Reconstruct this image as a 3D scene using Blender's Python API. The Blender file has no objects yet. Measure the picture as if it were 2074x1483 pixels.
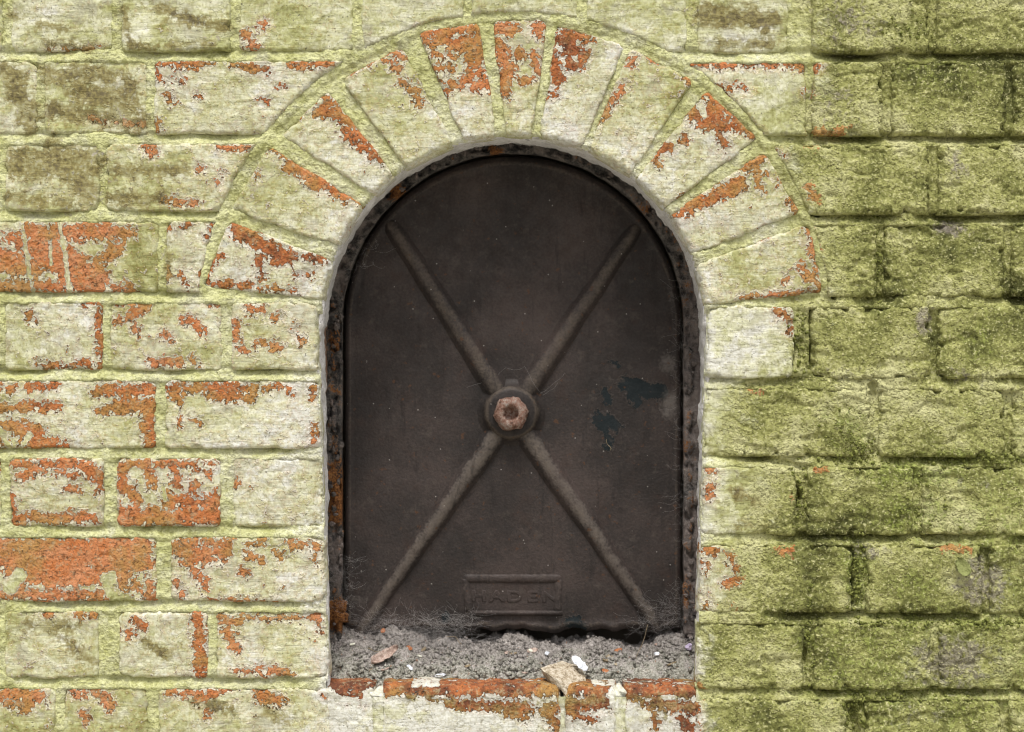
import bpy, bmesh, math, random
import numpy as np
from mathutils import Vector

# ------------------------------------------------------------------ camera, sky, sun, exposure
scene = bpy.context.scene
COL = scene.collection
P = 0.00046            # metres on the wall face for one pixel of the survey grid (75 mm brick courses)
CXP, CYP = 1037.0, 741.5
D = 1.5                # camera distance from the wall face

cam_d = bpy.data.cameras.new('camera')
cam = bpy.data.objects.new('camera', cam_d)
COL.objects.link(cam)
cam.location = (0, -D, 0)
cam.rotation_euler = (math.radians(90), 0, 0)
cam_d.sensor_width = 36.0
cam_d.lens = 36.0 * D / (2074 * P)
cam_d.clip_start = 0.05
cam_d.clip_end = 2000
cam_d.dof.use_dof = True
cam_d.dof.focus_distance = D + 0.005
cam_d.dof.aperture_fstop = 3.5
scene.camera = cam

SUN_EL, SUN_AZ = 64.0, -16.0     # high, in front of the wall, a little to the left
world = bpy.data.worlds.new('World')
scene.world = world
world.use_nodes = True
wn = world.node_tree
wn.nodes.clear()
sky = wn.nodes.new('ShaderNodeTexSky')
sky.sky_type = 'NISHITA'
sky.sun_disc = False
sky.sun_elevation = math.radians(SUN_EL)
sky.sun_rotation = math.radians(180 + SUN_AZ)
sky.dust_density = 6.0
hs = wn.nodes.new('ShaderNodeHueSaturation')     # overcast: the blue is washed out
hs.inputs['Saturation'].default_value = 0.25
bgn = wn.nodes.new('ShaderNodeBackground')
bgn.inputs['Strength'].default_value = 0.085
won = wn.nodes.new('ShaderNodeOutputWorld')
wn.links.new(sky.outputs[0], hs.inputs['Color'])
wn.links.new(hs.outputs[0], bgn.inputs['Color'])
wn.links.new(bgn.outputs[0], won.inputs['Surface'])

sun_d = bpy.data.lights.new('sun', 'SUN')
sun_d.energy = 1.5
sun_d.angle = math.radians(13)
sun_d.color = (1.0, 0.97, 0.92)
sun = bpy.data.objects.new('sun', sun_d)
COL.objects.link(sun)
el, az = math.radians(SUN_EL), math.radians(SUN_AZ)
sdir = Vector((math.sin(az) * math.cos(el), -math.cos(az) * math.cos(el), math.sin(el)))
sun.rotation_euler = sdir.to_track_quat('Z', 'Y').to_euler()

scene.view_settings.view_transform = 'Standard'
scene.view_settings.look = 'None'
scene.view_settings.exposure = 0.72
scene.view_settings.gamma = 1.0
scene.view_settings.use_curve_mapping = False
scene.cycles.use_denoising = True
scene.cycles.filter_width = 1.15
scene.cycles.max_bounces = 5
scene.cycles.diffuse_bounces = 3
scene.cycles.glossy_bounces = 2
scene.cycles.use_adaptive_sampling = False

rng = np.random.default_rng(7)
random.seed(7)

# ------------------------------------------------------------------ helpers
def _hash(ix, iy, seed):
    h = (ix.astype(np.int64) * 374761393 + iy.astype(np.int64) * 668265263 + seed * 1442695041) & 0xFFFFFFFF
    h = ((h ^ (h >> 13)) * 1274126177) & 0xFFFFFFFF
    h = ((h ^ (h >> 16)) * 2246822519) & 0xFFFFFFFF
    return (h & 0xFFFFFF).astype(np.float64) / 0xFFFFFF

def gnoise(x, y, seed=0):
    x = np.asarray(x, float); y = np.asarray(y, float)
    ix = np.floor(x); iy = np.floor(y)
    fx = x - ix; fy = y - iy
    ux = fx * fx * fx * (fx * (fx * 6 - 15) + 10); uy = fy * fy * fy * (fy * (fy * 6 - 15) + 10)
    def g(dx, dy):
        a = _hash(ix + dx, iy + dy, seed) * 6.2831853
        return np.cos(a) * (fx - dx) + np.sin(a) * (fy - dy)
    a = g(0, 0) * (1 - ux) + g(1, 0) * ux
    b = g(0, 1) * (1 - ux) + g(1, 1) * ux
    return (a * (1 - uy) + b * uy) * 1.5

def fbm(x, y, period, octaves=4, seed=0, gain=0.5):
    x = np.asarray(x, float) / period; y = np.asarray(y, float) / period
    out = 0; amp = 1.0
    for o in range(octaves):
        out = out + amp * gnoise(x, y, seed + o * 17)
        x = x * 2.03 + 5.3; y = y * 2.03 + 1.7
        amp *= gain
    return out

def sstep(a, b, v):
    t = np.clip((v - a) / (b - a), 0, 1)
    return t * t * (3 - 2 * t)

def to_world(px, py, y=0.0):
    """survey grid -> wall coordinates (plan view of the wall, the same at every depth)"""
    return np.stack([(np.asarray(px, float) - CXP) * P, np.broadcast_to(np.asarray(y, float), np.shape(px)) * 1.0,
                     (CYP - np.asarray(py, float)) * P], -1)

def deep(px, py, y):
    """a point at depth y behind the wall face, measured from the photograph"""
    s = 1 + y / D
    return Vector(((px - CXP) * P * s, y, (CYP - py) * P * s))

def mesh_obj(name, verts, faces, mat, parent=None, attrs=None, smooth=True):
    me = bpy.data.meshes.new(name)
    verts = np.asarray(verts, np.float32)
    if isinstance(faces, np.ndarray):
        n, k = faces.shape
        me.vertices.add(len(verts)); me.vertices.foreach_set('co', verts.ravel())
        me.loops.add(n * k); me.loops.foreach_set('vertex_index', faces.ravel().astype(np.int32))
        me.polygons.add(n); me.polygons.foreach_set('loop_start', (np.arange(n) * k).astype(np.int32))
        me.update(calc_edges=True)
    else:
        me.from_pydata([tuple(map(float, v)) for v in verts], [], faces)
    if smooth:
        me.polygons.foreach_set('use_smooth', np.ones(len(me.polygons), bool))
    if attrs:
        for k_, v_ in attrs.items():
            a = me.attributes.new(k_, 'FLOAT', 'POINT')
            a.data.foreach_set('value', np.broadcast_to(np.asarray(v_, np.float32), (len(verts),)).copy())
    me.validate()
    me.materials.append(mat)
    o = bpy.data.objects.new(name, me)
    COL.objects.link(o)
    o.parent = parent
    return o

def grid_faces(nu, nv, wrap=False):
    i = np.arange(nu - (0 if wrap else 1)); j = np.arange(nv - 1)
    I, J = np.meshgrid(i, j, indexing='ij')
    I2 = (I + 1) % nu
    return np.stack([I * nv + J, I2 * nv + J, I2 * nv + J + 1, I * nv + J + 1], -1).reshape(-1, 4)

def tag(o, label, cat=None, group=None, kind=None):
    o['label'] = label
    if cat: o['category'] = cat
    if group: o['group'] = group
    if kind: o['kind'] = kind
    return o

def empty(name, loc=(0, 0, 0)):
    o = bpy.data.objects.new(name, None)
    o.empty_display_size = 0.05
    COL.objects.link(o); o.location = loc
    return o

# ------------------------------------------------------------------ node helper
class G:
    def __init__(self, name):
        self.m = bpy.data.materials.new(name); self.m.use_nodes = True
        self.t = self.m.node_tree; self.t.nodes.clear()
    def n(self, ty, **kw):
        nd = self.t.nodes.new(ty)
        for k, v in kw.items(): setattr(nd, k, v)
        return nd
    def link(self, val, sock):
        if isinstance(val, bpy.types.NodeSocket): self.t.links.new(val, sock)
        elif isinstance(val, (tuple, list)) and len(val) == 3 and len(sock.default_value) == 4: sock.default_value = (*val, 1)
        else: sock.default_value = val
    def math(self, op, a, b=0.0, c=None, clamp=False):
        nd = self.n('ShaderNodeMath', operation=op, use_clamp=clamp)
        self.link(a, nd.inputs[0]); self.link(b, nd.inputs[1])
        if c is not None: self.link(c, nd.inputs[2])
        return nd.outputs[0]
    def add(self, *a):
        r = a[0]
        for b in a[1:]: r = self.math('ADD', r, b)
        return r
    def add_vec(self, v, f, k):
        nd = self.n('ShaderNodeVectorMath', operation='ADD'); self.link(v, nd.inputs[0])
        m = self.n('ShaderNodeVectorMath', operation='SCALE'); m.inputs[0].default_value = (1, 1, 1); self.link(self.mul(f, k), m.inputs['Scale'])
        self.t.links.new(m.outputs[0], nd.inputs[1]); return nd.outputs[0]
    def mul(self, a, b): return self.math('MULTIPLY', a, b)
    def cen(self, nz, k): return self.math('MULTIPLY_ADD', nz, k, -0.5 * k)
    def pos(self): return self.n('ShaderNodeNewGeometry').outputs['Position']
    def scale(self, v, s):
        nd = self.n('ShaderNodeVectorMath', operation='MULTIPLY')
        self.link(v, nd.inputs[0])
        nd.inputs[1].default_value = s if isinstance(s, tuple) else (s, s, s)
        return nd.outputs[0]
    def noise(self, v, sc, det=4.0, ro=0.55, dist=0.0):
        nd = self.n('ShaderNodeTexNoise')
        self.link(v, nd.inputs['Vector']); nd.inputs['Scale'].default_value = sc
        nd.inputs['Detail'].default_value = det; nd.inputs['Roughness'].default_value = ro
        nd.inputs['Distortion'].default_value = dist
        return nd.outputs[0]
    def vor(self, v, sc, feature='F1'):
        nd = self.n('ShaderNodeTexVoronoi', feature=feature)
        self.link(v, nd.inputs['Vector']); nd.inputs['Scale'].default_value = sc
        return nd.outputs[0]
    def rng(self, v, a, b, lo=0.0, hi=1.0, smooth=True):
        nd = self.n('ShaderNodeMapRange', interpolation_type='SMOOTHSTEP' if smooth else 'LINEAR')
        self.link(v, nd.inputs[0])
        for i, x in enumerate((a, b, lo, hi)): self.link(x, nd.inputs[i + 1])
        return nd.outputs[0]
    def mix(self, f, a, b, mode='MIX'):
        nd = self.n('ShaderNodeMix', data_type='RGBA', blend_type=mode)
        self.link(f, nd.inputs[0]); self.link(a, nd.inputs[6]); self.link(b, nd.inputs[7])
        return nd.outputs[2]
    def ramp(self, f, stops):
        nd = self.n('ShaderNodeValToRGB')
        els = nd.color_ramp.elements
        while len(els) < len(stops): els.new(0.5)
        for e, (p, c) in zip(els, stops):
            e.position = p; e.color = (*c, 1)
        self.link(f, nd.inputs[0])
        return nd.outputs[0]
    def attr(self, name):
        return self.n('ShaderNodeAttribute', attribute_name=name).outputs['Fac']
    def out(self, col, rough=0.85, height=None, metal=0.0, spec=0.3, bump=1.0, dist=0.001):
        b = self.n('ShaderNodeBsdfPrincipled'); o = self.n('ShaderNodeOutputMaterial')
        self.link(col, b.inputs['Base Color']); self.link(rough, b.inputs['Roughness'])
        self.link(metal, b.inputs['Metallic']); b.inputs['Specular IOR Level'].default_value = spec
        if height is not None:
            bp = self.n('ShaderNodeBump'); bp.inputs['Strength'].default_value = bump
            bp.inputs['Distance'].default_value = dist
            self.link(height, bp.inputs['Height']); self.t.links.new(bp.outputs[0], b.inputs['Normal'])
        self.t.links.new(b.outputs[0], o.inputs['Surface'])
        return self.m

# ------------------------------------------------------------------ materials
def make_wall_material():
    g = G('limewashed_brickwork')
    p = g.pos(); mm = g.scale(p, 1000.0)
    aexp, azone, aol = g.attr('exposed'), g.attr('zone'), g.attr('olive')
    awh, amo, ams, agr, arn = g.attr('white'), g.attr('mortar'), g.attr('moss'), g.attr('grey'), g.attr('tone')
    nA = g.noise(mm, 0.085, 4, 0.58); nB = g.noise(mm, 0.27, 2, 0.5); nL = g.noise(mm, 0.016, 3, 0.5)
    nM = g.noise(mm, 0.045, 3, 0.55); nF = g.noise(mm, 0.55, 1, 0.5)
    grit = g.noise(mm, 0.40, 2, 0.5)
    e = g.add(aexp, g.cen(nA, 5.5), g.cen(nB, 3.8), g.cen(grit, 2.0))
    ex = g.rng(e, -0.16, 0.22)
    lip = g.mul(g.rng(e, -0.9, -0.1), g.math('SUBTRACT', 1.0, ex))          # curled edge of the wash
    ol = g.mul(g.rng(g.add(aol, g.cen(nA, 6.0), g.cen(nB, 4.0)), -0.5, 0.9), 0.9)
    zn = g.rng(g.add(azone, g.cen(nL, 16.0), g.cen(nM, 10.0), g.cen(nA, 10.0), g.cen(nB, 6.0)), -3.0, 3.0)
    # bare brick
    bt = g.add(g.mul(nM, 0.7), g.mul(nB, 0.45), g.cen(arn, 0.28))
    brick = g.ramp(bt, [(0.24, (0.13, 0.052, 0.030)), (0.40, (0.31, 0.108, 0.045)), (0.54, (0.48, 0.165, 0.055)), (0.78, (0.54, 0.24, 0.115))])
    brick = g.mix(g.rng(g.add(nL, g.cen(nA, 0.5)), 0.42, 0.66, 0.0, 0.7), brick, (0.38, 0.24, 0.075))
    brick = g.mix(g.rng(nF, 0.54, 0.68, 0.0, 0.6), brick, (0.13, 0.055, 0.028))
    brick = g.mix(g.rng(g.add(g.noise(mm, 0.16, 5, 0.72), g.cen(nF, 0.25)), 0.53, 0.62, 0.0, 0.42), brick, (0.46, 0.40, 0.25))   # chalky residue
    # limewash, stained by algae
    hb = g.noise(g.scale(mm, (0.05, 0.2, 0.36)), 1.0, 2, 0.5, 0.3)
    vb = g.noise(g.scale(mm, (0.34, 0.2, 0.045)), 1.0, 2, 0.5, 0.3)
    strokes = g.mix(g.rng(g.noise(mm, 0.022, 3, 0.5), 0.56, 0.60), hb, vb)
    crn = g.noise(mm, 0.05, 4, 0.58, 0.3)
    crust = g.rng(crn, 0.505, 0.53)
    crlip = g.mul(g.rng(crn, 0.47, 0.505), g.math('SUBTRACT', 1.0, crust))
    smear = g.noise(g.scale(mm, (0.035, 0.1, 0.07)), 1.0, 4, 0.55, 0.8)
    ga = g.add(0.69, g.cen(nL, 1.3), g.cen(nA, 0.8), g.cen(strokes, 0.35), g.cen(smear, 0.95), g.cen(nB, 0.45), g.cen(arn, 0.30), g.mul(awh, -0.44), g.mul(crust, -0.13), g.rng(azone, -9.0, 0.0, 0.0, 0.22))
    paint = g.ramp(ga, [(0.02, (0.70, 0.695, 0.625)), (0.24, (0.67, 0.665, 0.50)), (0.48, (0.57, 0.572, 0.36)), (0.74, (0.435, 0.442, 0.205)), (1.0, (0.25, 0.25, 0.085))])
    paint = g.mix(g.rng(g.noise(mm, 0.15, 4, 0.62), 0.58, 0.70, 0.0, 0.5), paint, (0.22, 0.19, 0.10))
    paint = g.mix(g.rng(g.noise(mm, 0.45, 2, 0.5), 0.66, 0.72, 0.0, 0.7), paint, (0.07, 0.06, 0.05))
    paint = g.mix(1.0, paint, g.mix(g.rng(g.add(grit, g.cen(nM, 0.35)), 0.32, 0.58), (0.80, 0.78, 0.71), (1.03, 1.03, 1.03)), 'MULTIPLY')
    paint = g.mix(g.rng(g.add(g.noise(mm, 0.028, 4, 0.6), g.cen(nB, 0.2)), 0.53, 0.64, 0.0, 0.45), paint, (0.42, 0.40, 0.33))   # grime
    paint = g.mix(g.mul(crlip, 0.10), paint, (0.24, 0.22, 0.13))
    paint = g.mix(g.mul(g.rng(g.noise(mm, 0.33, 4, 0.7), 0.56, 0.66, 0.0, 0.75), amo), paint, (0.20, 0.19, 0.09))
    paint = g.mix(g.mul(g.mul(amo, g.math('SUBTRACT', 1.0, g.mul(awh, 0.8))), g.rng(g.add(nM, g.cen(nB, 0.5)), 0.36, 0.62, 0.15, 0.60)), paint, g.mix(g.rng(nB, 0.35, 0.6), (0.44, 0.445, 0.15), (0.70, 0.705, 0.36)))
    film = g.mul(g.rng(g.add(e, g.cen(nF, 3.0)), -2.0, -0.1, 0.0, 0.30), g.math('SUBTRACT', 1.0, amo))      # wash worn thin round the bare patches
    paint = g.mix(film, paint, brick)
    paint = g.mix(g.mul(lip, 0.55), paint, (0.80, 0.79, 0.70))
    olv = g.ramp(g.add(nB, g.cen(nM, 0.9)), [(0.30, (0.11, 0.085, 0.04)), (0.5, (0.24, 0.20, 0.075)), (0.68, (0.36, 0.34, 0.18)), (0.85, (0.42, 0.38, 0.32))])
    left = g.mix(ol, paint, olv)
    left = g.mix(ex, left, g.mix(g.mul(ol, 0.55), brick, olv))
    # bare brickwork under algae
    za = g.add(0.50, g.cen(nL, 1.9), g.cen(nM, 0.8), g.cen(nB, 0.7), g.cen(arn, 0.25))
    alg = g.ramp(za, [(0.04, (0.085, 0.090, 0.028)), (0.30, (0.205, 0.212, 0.066)), (0.54, (0.345, 0.347, 0.125)), (0.85, (0.52, 0.51, 0.26))])
    alg = g.mix(g.rng(g.add(ams, g.cen(nA, 1.6), g.cen(nB, 1.4)), 0.34, 0.95, 0.0, 0.7), alg, g.mix(g.rng(nB, 0.4, 0.62), (0.075, 0.095, 0.016), (0.27, 0.32, 0.07)))
    alg = g.mix(g.rng(g.add(agr, g.cen(nA, 1.8), g.cen(nB, 1.2)), 0.35, 0.9, 0.0, 0.75), alg, g.mix(nB, (0.13, 0.10, 0.075), (0.36, 0.32, 0.29)))
    alg = g.mix(g.rng(grit, 0.56, 0.70, 0.0, 0.7), alg, (0.60, 0.58, 0.30))
    alg = g.mix(g.rng(grit, 0.44, 0.32, 0.0, 0.6), alg, (0.07, 0.065, 0.02))
    alg = g.mix(g.mul(ex, 0.9), alg, brick)
    col = g.mix(zn, left, alg)
    gv = g.vor(g.add_vec(mm, nB, 1.2), 0.30)
    grn = g.mul(g.rng(gv, 0.14, 0.42, 1.0, 0.0), g.rng(g.noise(mm, 0.055, 3, 0.6), 0.46, 0.60))
    col = g.mix(g.mul(g.mul(grn, zn), 0.45), col, (0.50, 0.48, 0.22))
    pit = g.rng(g.noise(mm, 0.20, 3, 0.6), 0.60, 0.68)
    col = g.mix(g.mul(pit, g.math('MULTIPLY_ADD', ex, 0.45, 0.06)), col, (0.06, 0.045, 0.025))
    # relief in millimetres
    hp = g.add(g.mul(strokes, 0.75), g.mul(smear, 0.9), g.mul(nA, 0.8), g.mul(nB, 0.30), g.mul(grit, 0.12), g.mul(lip, 0.5), g.mul(crust, 0.28), -0.2, g.mul(amo, g.add(g.mul(nB, 1.6), g.mul(grit, 1.4), -1.5)), 1.7)
    hbk = g.add(g.mul(nB, 2.0), g.mul(grit, 1.2), g.mul(nA, 1.6), g.mul(pit, -1.4), -2.0)
    hz = g.mul(1.1, g.add(g.mul(nB, 1.2), g.mul(grit, g.rng(nL, 0.40, 0.58, 0.5, 2.0)), g.mul(grn, 1.1), g.mul(g.noise(mm, 0.14, 3, 0.6), 1.0), g.rng(nA, 0.50, 0.525, 0.0, 0.55), g.rng(nM, 0.44, 0.455, 0.0, 0.30), -1.5))
    hl = g.n('ShaderNodeMix', data_type='FLOAT'); g.link(ex, hl.inputs[0]); g.link(hp, hl.inputs[2]); g.link(hbk, hl.inputs[3])
    hh = g.n('ShaderNodeMix', data_type='FLOAT'); g.link(zn, hh.inputs[0]); g.link(hl.outputs[0], hh.inputs[2]); g.link(hz, hh.inputs[3])
    return g.out(col, 0.9, hh.outputs[0], spec=0.15)

def make_reveal_material():
    g = G('dusty_limewash')
    mm = g.scale(g.pos(), 1000.0)
    ar, fr = g.attr('rust'), g.attr('front')
    nA = g.noise(mm, 0.07, 4, 0.6); nB = g.noise(mm, 0.26, 3, 0.55); nL = g.noise(mm, 0.025, 3, 0.5)
    c = g.ramp(g.add(g.mul(nA, 0.6), g.mul(nB, 0.5)), [(0.30, (0.34, 0.32, 0.29)), (0.46, (0.68, 0.66, 0.63)), (0.62, (0.86, 0.84, 0.82))])
    c = g.mix(g.mul(g.rng(g.add(nL, g.cen(nA, 0.6)), 0.46, 0.66), g.mul(fr, 0.6)), c, (0.46, 0.45, 0.30))
    c = g.mix(g.rng(g.add(ar, g.cen(nA, 1.2), g.cen(nB, 0.7)), 0.35, 0.75, 0, 0.9), c, g.mix(nB, (0.10, 0.045, 0.02), (0.36, 0.17, 0.07)))
    c = g.mix(g.rng(nB, 0.62, 0.72, 0.0, 0.6), c, (0.06, 0.05, 0.045))
    return g.out(c, 0.92, g.add(g.mul(nB, 2.6), g.mul(nA, 2.6), g.mul(g.noise(mm, 0.45, 2, 0.5), 1.0)), spec=0.1)

def make_door_material():
    g = G('old_painted_iron')
    mm = g.scale(g.pos(), 1000.0)
    pe, du, rib = g.attr('peel'), g.attr('dust'), g.attr('wear')
    nA = g.noise(mm, 0.09, 5, 0.6); nB = g.noise(mm, 0.42, 2, 0.55); nL = g.noise(mm, 0.012, 4, 0.55); nF = g.noise(mm, 0.7, 1, 0.5)
    c = g.ramp(g.add(g.mul(nL, 0.75), g.mul(nB, 0.30)), [(0.33, (0.012, 0.0098, 0.0088)), (0.50, (0.029, 0.0220, 0.0195)), (0.66, (0.056, 0.041, 0.036))])
    c = g.mix(g.rng(g.noise(mm, 0.03, 5, 0.65), 0.56, 0.70, 0.0, 0.5), c, (0.036, 0.021, 0.016))
    pl = g.rng(g.add(pe, g.cen(nA, 4.5), g.cen(nB, 2.0)), -0.06, 0.08)
    edge = g.mul(g.rng(g.add(pe, g.cen(nA, 4.5), g.cen(nB, 2.0)), -0.5, -0.05), g.math('SUBTRACT', 1.0, pl))
    c = g.mix(pl, c, (0.0045, 0.0095, 0.0115))
    c = g.mix(g.mul(edge, 0.35), c, (0.09, 0.075, 0.065))
    c = g.mix(g.rng(g.add(du, g.cen(nA, 1.1), g.cen(nB, 0.5)), 0.25, 0.9, 0.0, 0.7), c, (0.16, 0.14, 0.125))
    c = g.mix(g.rng(g.add(rib, g.cen(nA, 0.7), g.cen(nB, 0.4)), 0.4, 0.9, 0.0, 0.75), c, (0.105, 0.083, 0.064))
    runs = g.noise(g.scale(mm, (0.09, 0.1, 0.012)), 1.0, 5, 0.65, 0.3)
    c = g.mix(g.rng(runs, 0.55, 0.68, 0.0, 0.55), c, (0.013, 0.010, 0.009))
    c = g.mix(g.rng(g.noise(mm, 0.08, 6, 0.7), 0.58, 0.66, 0.0, 0.35), c, (0.075, 0.060, 0.050))
    c = g.mix(g.rng(g.noise(mm, 0.17, 3, 0.5), 0.66, 0.74, 0.0, 0.7), c, (0.085, 0.038, 0.016))
    c = g.mix(g.rng(g.vor(mm, 0.075), 0.030, 0.055, 0.75, 0.0), c, (0.42, 0.39, 0.36))     # specks of grit and lime
    h = g.add(g.mul(nB, 0.5), g.mul(nF, 0.2), g.mul(pl, -0.5), g.mul(edge, 0.25), g.mul(g.noise(mm, 0.05, 3, 0.5), 1.2))
    return g.out(c, g.rng(nA, 0.3, 0.7, 0.55, 0.8), h, spec=0.35)

def make_frame_material():
    g = G('rusted_iron_frame')
    mm = g.scale(g.pos(), 1000.0)
    ru, du = g.attr('rust'), g.attr('dust')
    nA = g.noise(mm, 0.11, 5, 0.65); nB = g.noise(mm, 0.5, 5, 0.65); nL = g.noise(mm, 0.03, 3, 0.5)
    c = g.ramp(g.add(g.mul(nA, 0.7), g.mul(nB, 0.4)), [(0.38, (0.010, 0.010, 0.011)), (0.50, (0.055, 0.050, 0.047)), (0.60, (0.15, 0.135, 0.12)), (0.76, (0.30, 0.26, 0.23))])
    c = g.mix(g.rng(g.add(du, g.cen(nA, 1.6), g.cen(nL, 1.0)), 0.3, 0.85, 0.0, 0.75), c, g.mix(nB, (0.12, 0.095, 0.085), (0.30, 0.25, 0.225)))
    c = g.mix(g.rng(g.add(ru, g.cen(nA, 2.2), g.cen(nB, 1.2)), 0.42, 0.72, 0.0, 0.95), c, g.ramp(nB, [(0.36, (0.05, 0.018, 0.008)), (0.52, (0.22, 0.085, 0.022)), (0.68, (0.42, 0.20, 0.06))]))
    c = g.mix(g.rng(nB, 0.60, 0.67, 0.0, 0.85), c, (0.006, 0.005, 0.005))
    h = g.add(g.mul(nA, 3.5), g.mul(nB, 2.4))
    return g.out(c, 0.85, h, spec=0.25)

def make_simple(name, stops, sc=0.3, rough=0.9, bump=1.0, spec=0.2, det=5):
    g = G(name)
    mm = g.scale(g.pos(), 1000.0)
    nA = g.noise(mm, sc, det, 0.6); nB = g.noise(mm, sc * 3, 2, 0.5)
    c = g.ramp(g.add(g.mul(nA, 0.65), g.mul(nB, 0.35)), stops)
    return g.out(c, rough, g.add(g.mul(nA, 1.2), g.mul(nB, 0.5)), spec=spec, bump=bump)

M_WALL = make_wall_material()
M_REV = make_reveal_material()
M_DOOR = make_door_material()
M_FRAME = make_frame_material()
M_NUT = make_simple('rusty_nut', [(0.36, (0.055, 0.028, 0.018)), (0.47, (0.20, 0.105, 0.075)), (0.57, (0.255, 0.19, 0.155)), (0.70, (0.40, 0.36, 0.335))], 0.22, 0.7, 1.0, 0.3)
M_CORE = make_simple('wall_core', [(0.3, (0.12, 0.10, 0.08)), (0.7, (0.2, 0.17, 0.13))], 0.05)
M_GROUND = make_simple('bounce_ground', [(0.3, (0.26, 0.24, 0.20)), (0.5, (0.36, 0.34, 0.29)), (0.7, (0.46, 0.44, 0.39))], 0.01)  # pale tone chosen to throw light up into the niche
M_STONE = make_simple('pale_stone', [(0.36, (0.14, 0.10, 0.06)), (0.48, (0.42, 0.35, 0.25)), (0.62, (0.62, 0.56, 0.46))], 0.25)
M_CHIP = make_simple('white_chip', [(0.36, (0.40, 0.42, 0.46)), (0.5, (0.66, 0.68, 0.72)), (0.64, (0.82, 0.83, 0.85))], 0.2, 0.6, 0.3)
M_LEAF = make_simple('dry_leaf', [(0.34, (0.22, 0.14, 0.11)), (0.5, (0.42, 0.32, 0.27)), (0.68, (0.55, 0.46, 0.40))], 0.3)
M_RUSTF = make_simple('orange_flake', [(0.35, (0.30, 0.10, 0.04)), (0.65, (0.50, 0.22, 0.10))], 0.4)
M_LILAC = make_simple('lilac_grit', [(0.35, (0.42, 0.33, 0.52)), (0.65, (0.68, 0.60, 0.75))], 0.4)
M_TWIG = make_simple('dry_stalk', [(0.35, (0.20, 0.15, 0.09)), (0.65, (0.36, 0.29, 0.19))], 0.5)
M_WEB = make_simple('cobweb_silk', [(0.3, (0.30, 0.28, 0.27)), (0.7, (0.46, 0.44, 0.43))], 0.2)
M_MOSS = make_simple('moss', [(0.34, (0.07, 0.08, 0.02)), (0.5, (0.18, 0.195, 0.05)), (0.66, (0.34, 0.35, 0.12))], 0.25, 0.95, 1.0, 0.1)
M_PFLK = make_simple('algae_green_flake', [(0.34, (0.20, 0.22, 0.075)), (0.66, (0.31, 0.33, 0.13))], 0.3)
M_LIME = make_simple('lime_mortar_lump', [(0.34, (0.48, 0.46, 0.36)), (0.5, (0.66, 0.65, 0.54)), (0.68, (0.80, 0.79, 0.72))], 0.3)

# crumbs and dust: green-grey at the front of the ledge, mauve-grey dust behind
def make_debris_material():
    g = G('dust_and_crumbs')
    p = g.pos(); mm = g.scale(p, 1000.0)
    sx = g.n('ShaderNodeSeparateXYZ'); g.link(p, sx.inputs[0])
    nA = g.noise(mm, 0.12, 5, 0.6); nB = g.noise(mm, 0.55, 4, 0.65)
    grey = g.ramp(g.add(g.mul(nA, 0.45), g.mul(nB, 0.6)), [(0.36, (0.06, 0.053, 0.048)), (0.50, (0.27, 0.245, 0.225)), (0.64, (0.50, 0.46, 0.43))])
    grn = g.ramp(g.add(g.mul(nA, 0.45), g.mul(nB, 0.6)), [(0.36, (0.06, 0.058, 0.045)), (0.48, (0.29, 0.28, 0.235)), (0.62, (0.60, 0.585, 0.51))])
    f = g.rng(g.add(sx.outputs[1], g.cen(nA, 0.16)), 0.030, 0.075)
    c = g.mix(f, grn, grey)
    c = g.mix(g.rng(g.noise(mm, 0.3, 2, 0.5), 0.68, 0.74, 0.0, 0.7), c, (0.33, 0.16, 0.09))
    return g.out(c, 0.95, g.add(g.mul(nB, 2.5), g.mul(nA, 2.0)), spec=0.1)
M_DEB = make_debris_material()

# ------------------------------------------------------------------ survey of the wall (grid units)
ACX, ACY, RIN, ROUT = 1040.0, 665.0, 394.0, 628.0
def jamb_left(y): return 639 + np.clip((np.asarray(y, float) - 620) / 770, 0, 1.2) * 24
def jamb_right(y): return 1437 - np.clip((np.asarray(y, float) - 620) / 770, 0, 1.2) * 24

BED_L = [-1080, -923, -766, -609, -452, -368, -210, -50, 113, 281, 438, 602, 759, 918, 1077, 1228, 1384, 1541, 1700, 1858, 2015]
BED_R = [-1080, -923, -766, -609, -452, -368, -210, -50, 115, 283, 444, 611, 777, 936, 1094, 1253, 1408, 1565, 1722, 1879, 2036]
BED_L = [-836, -679, -522, -365, -208, -50, 113, 281, 438, 602, 759, 918, 1077, 1228, 1384, 1541, 1700, 1858, 2015]
BED_R = [-836, -679, -522, -365, -208, -50, 115, 283, 444, 611, 777, 936, 1094, 1253, 1408, 1565, 1722, 1879, 2036]
ROW0 = 5     # index of the bed joint above the top row in view
JH = 9.5    # half thickness of a bed joint

def bed_y(k, x):
    t = sstep(500, 1600, np.asarray(x, float))
    return BED_L[k] * (1 - t) + BED_R[k] * t

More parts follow.
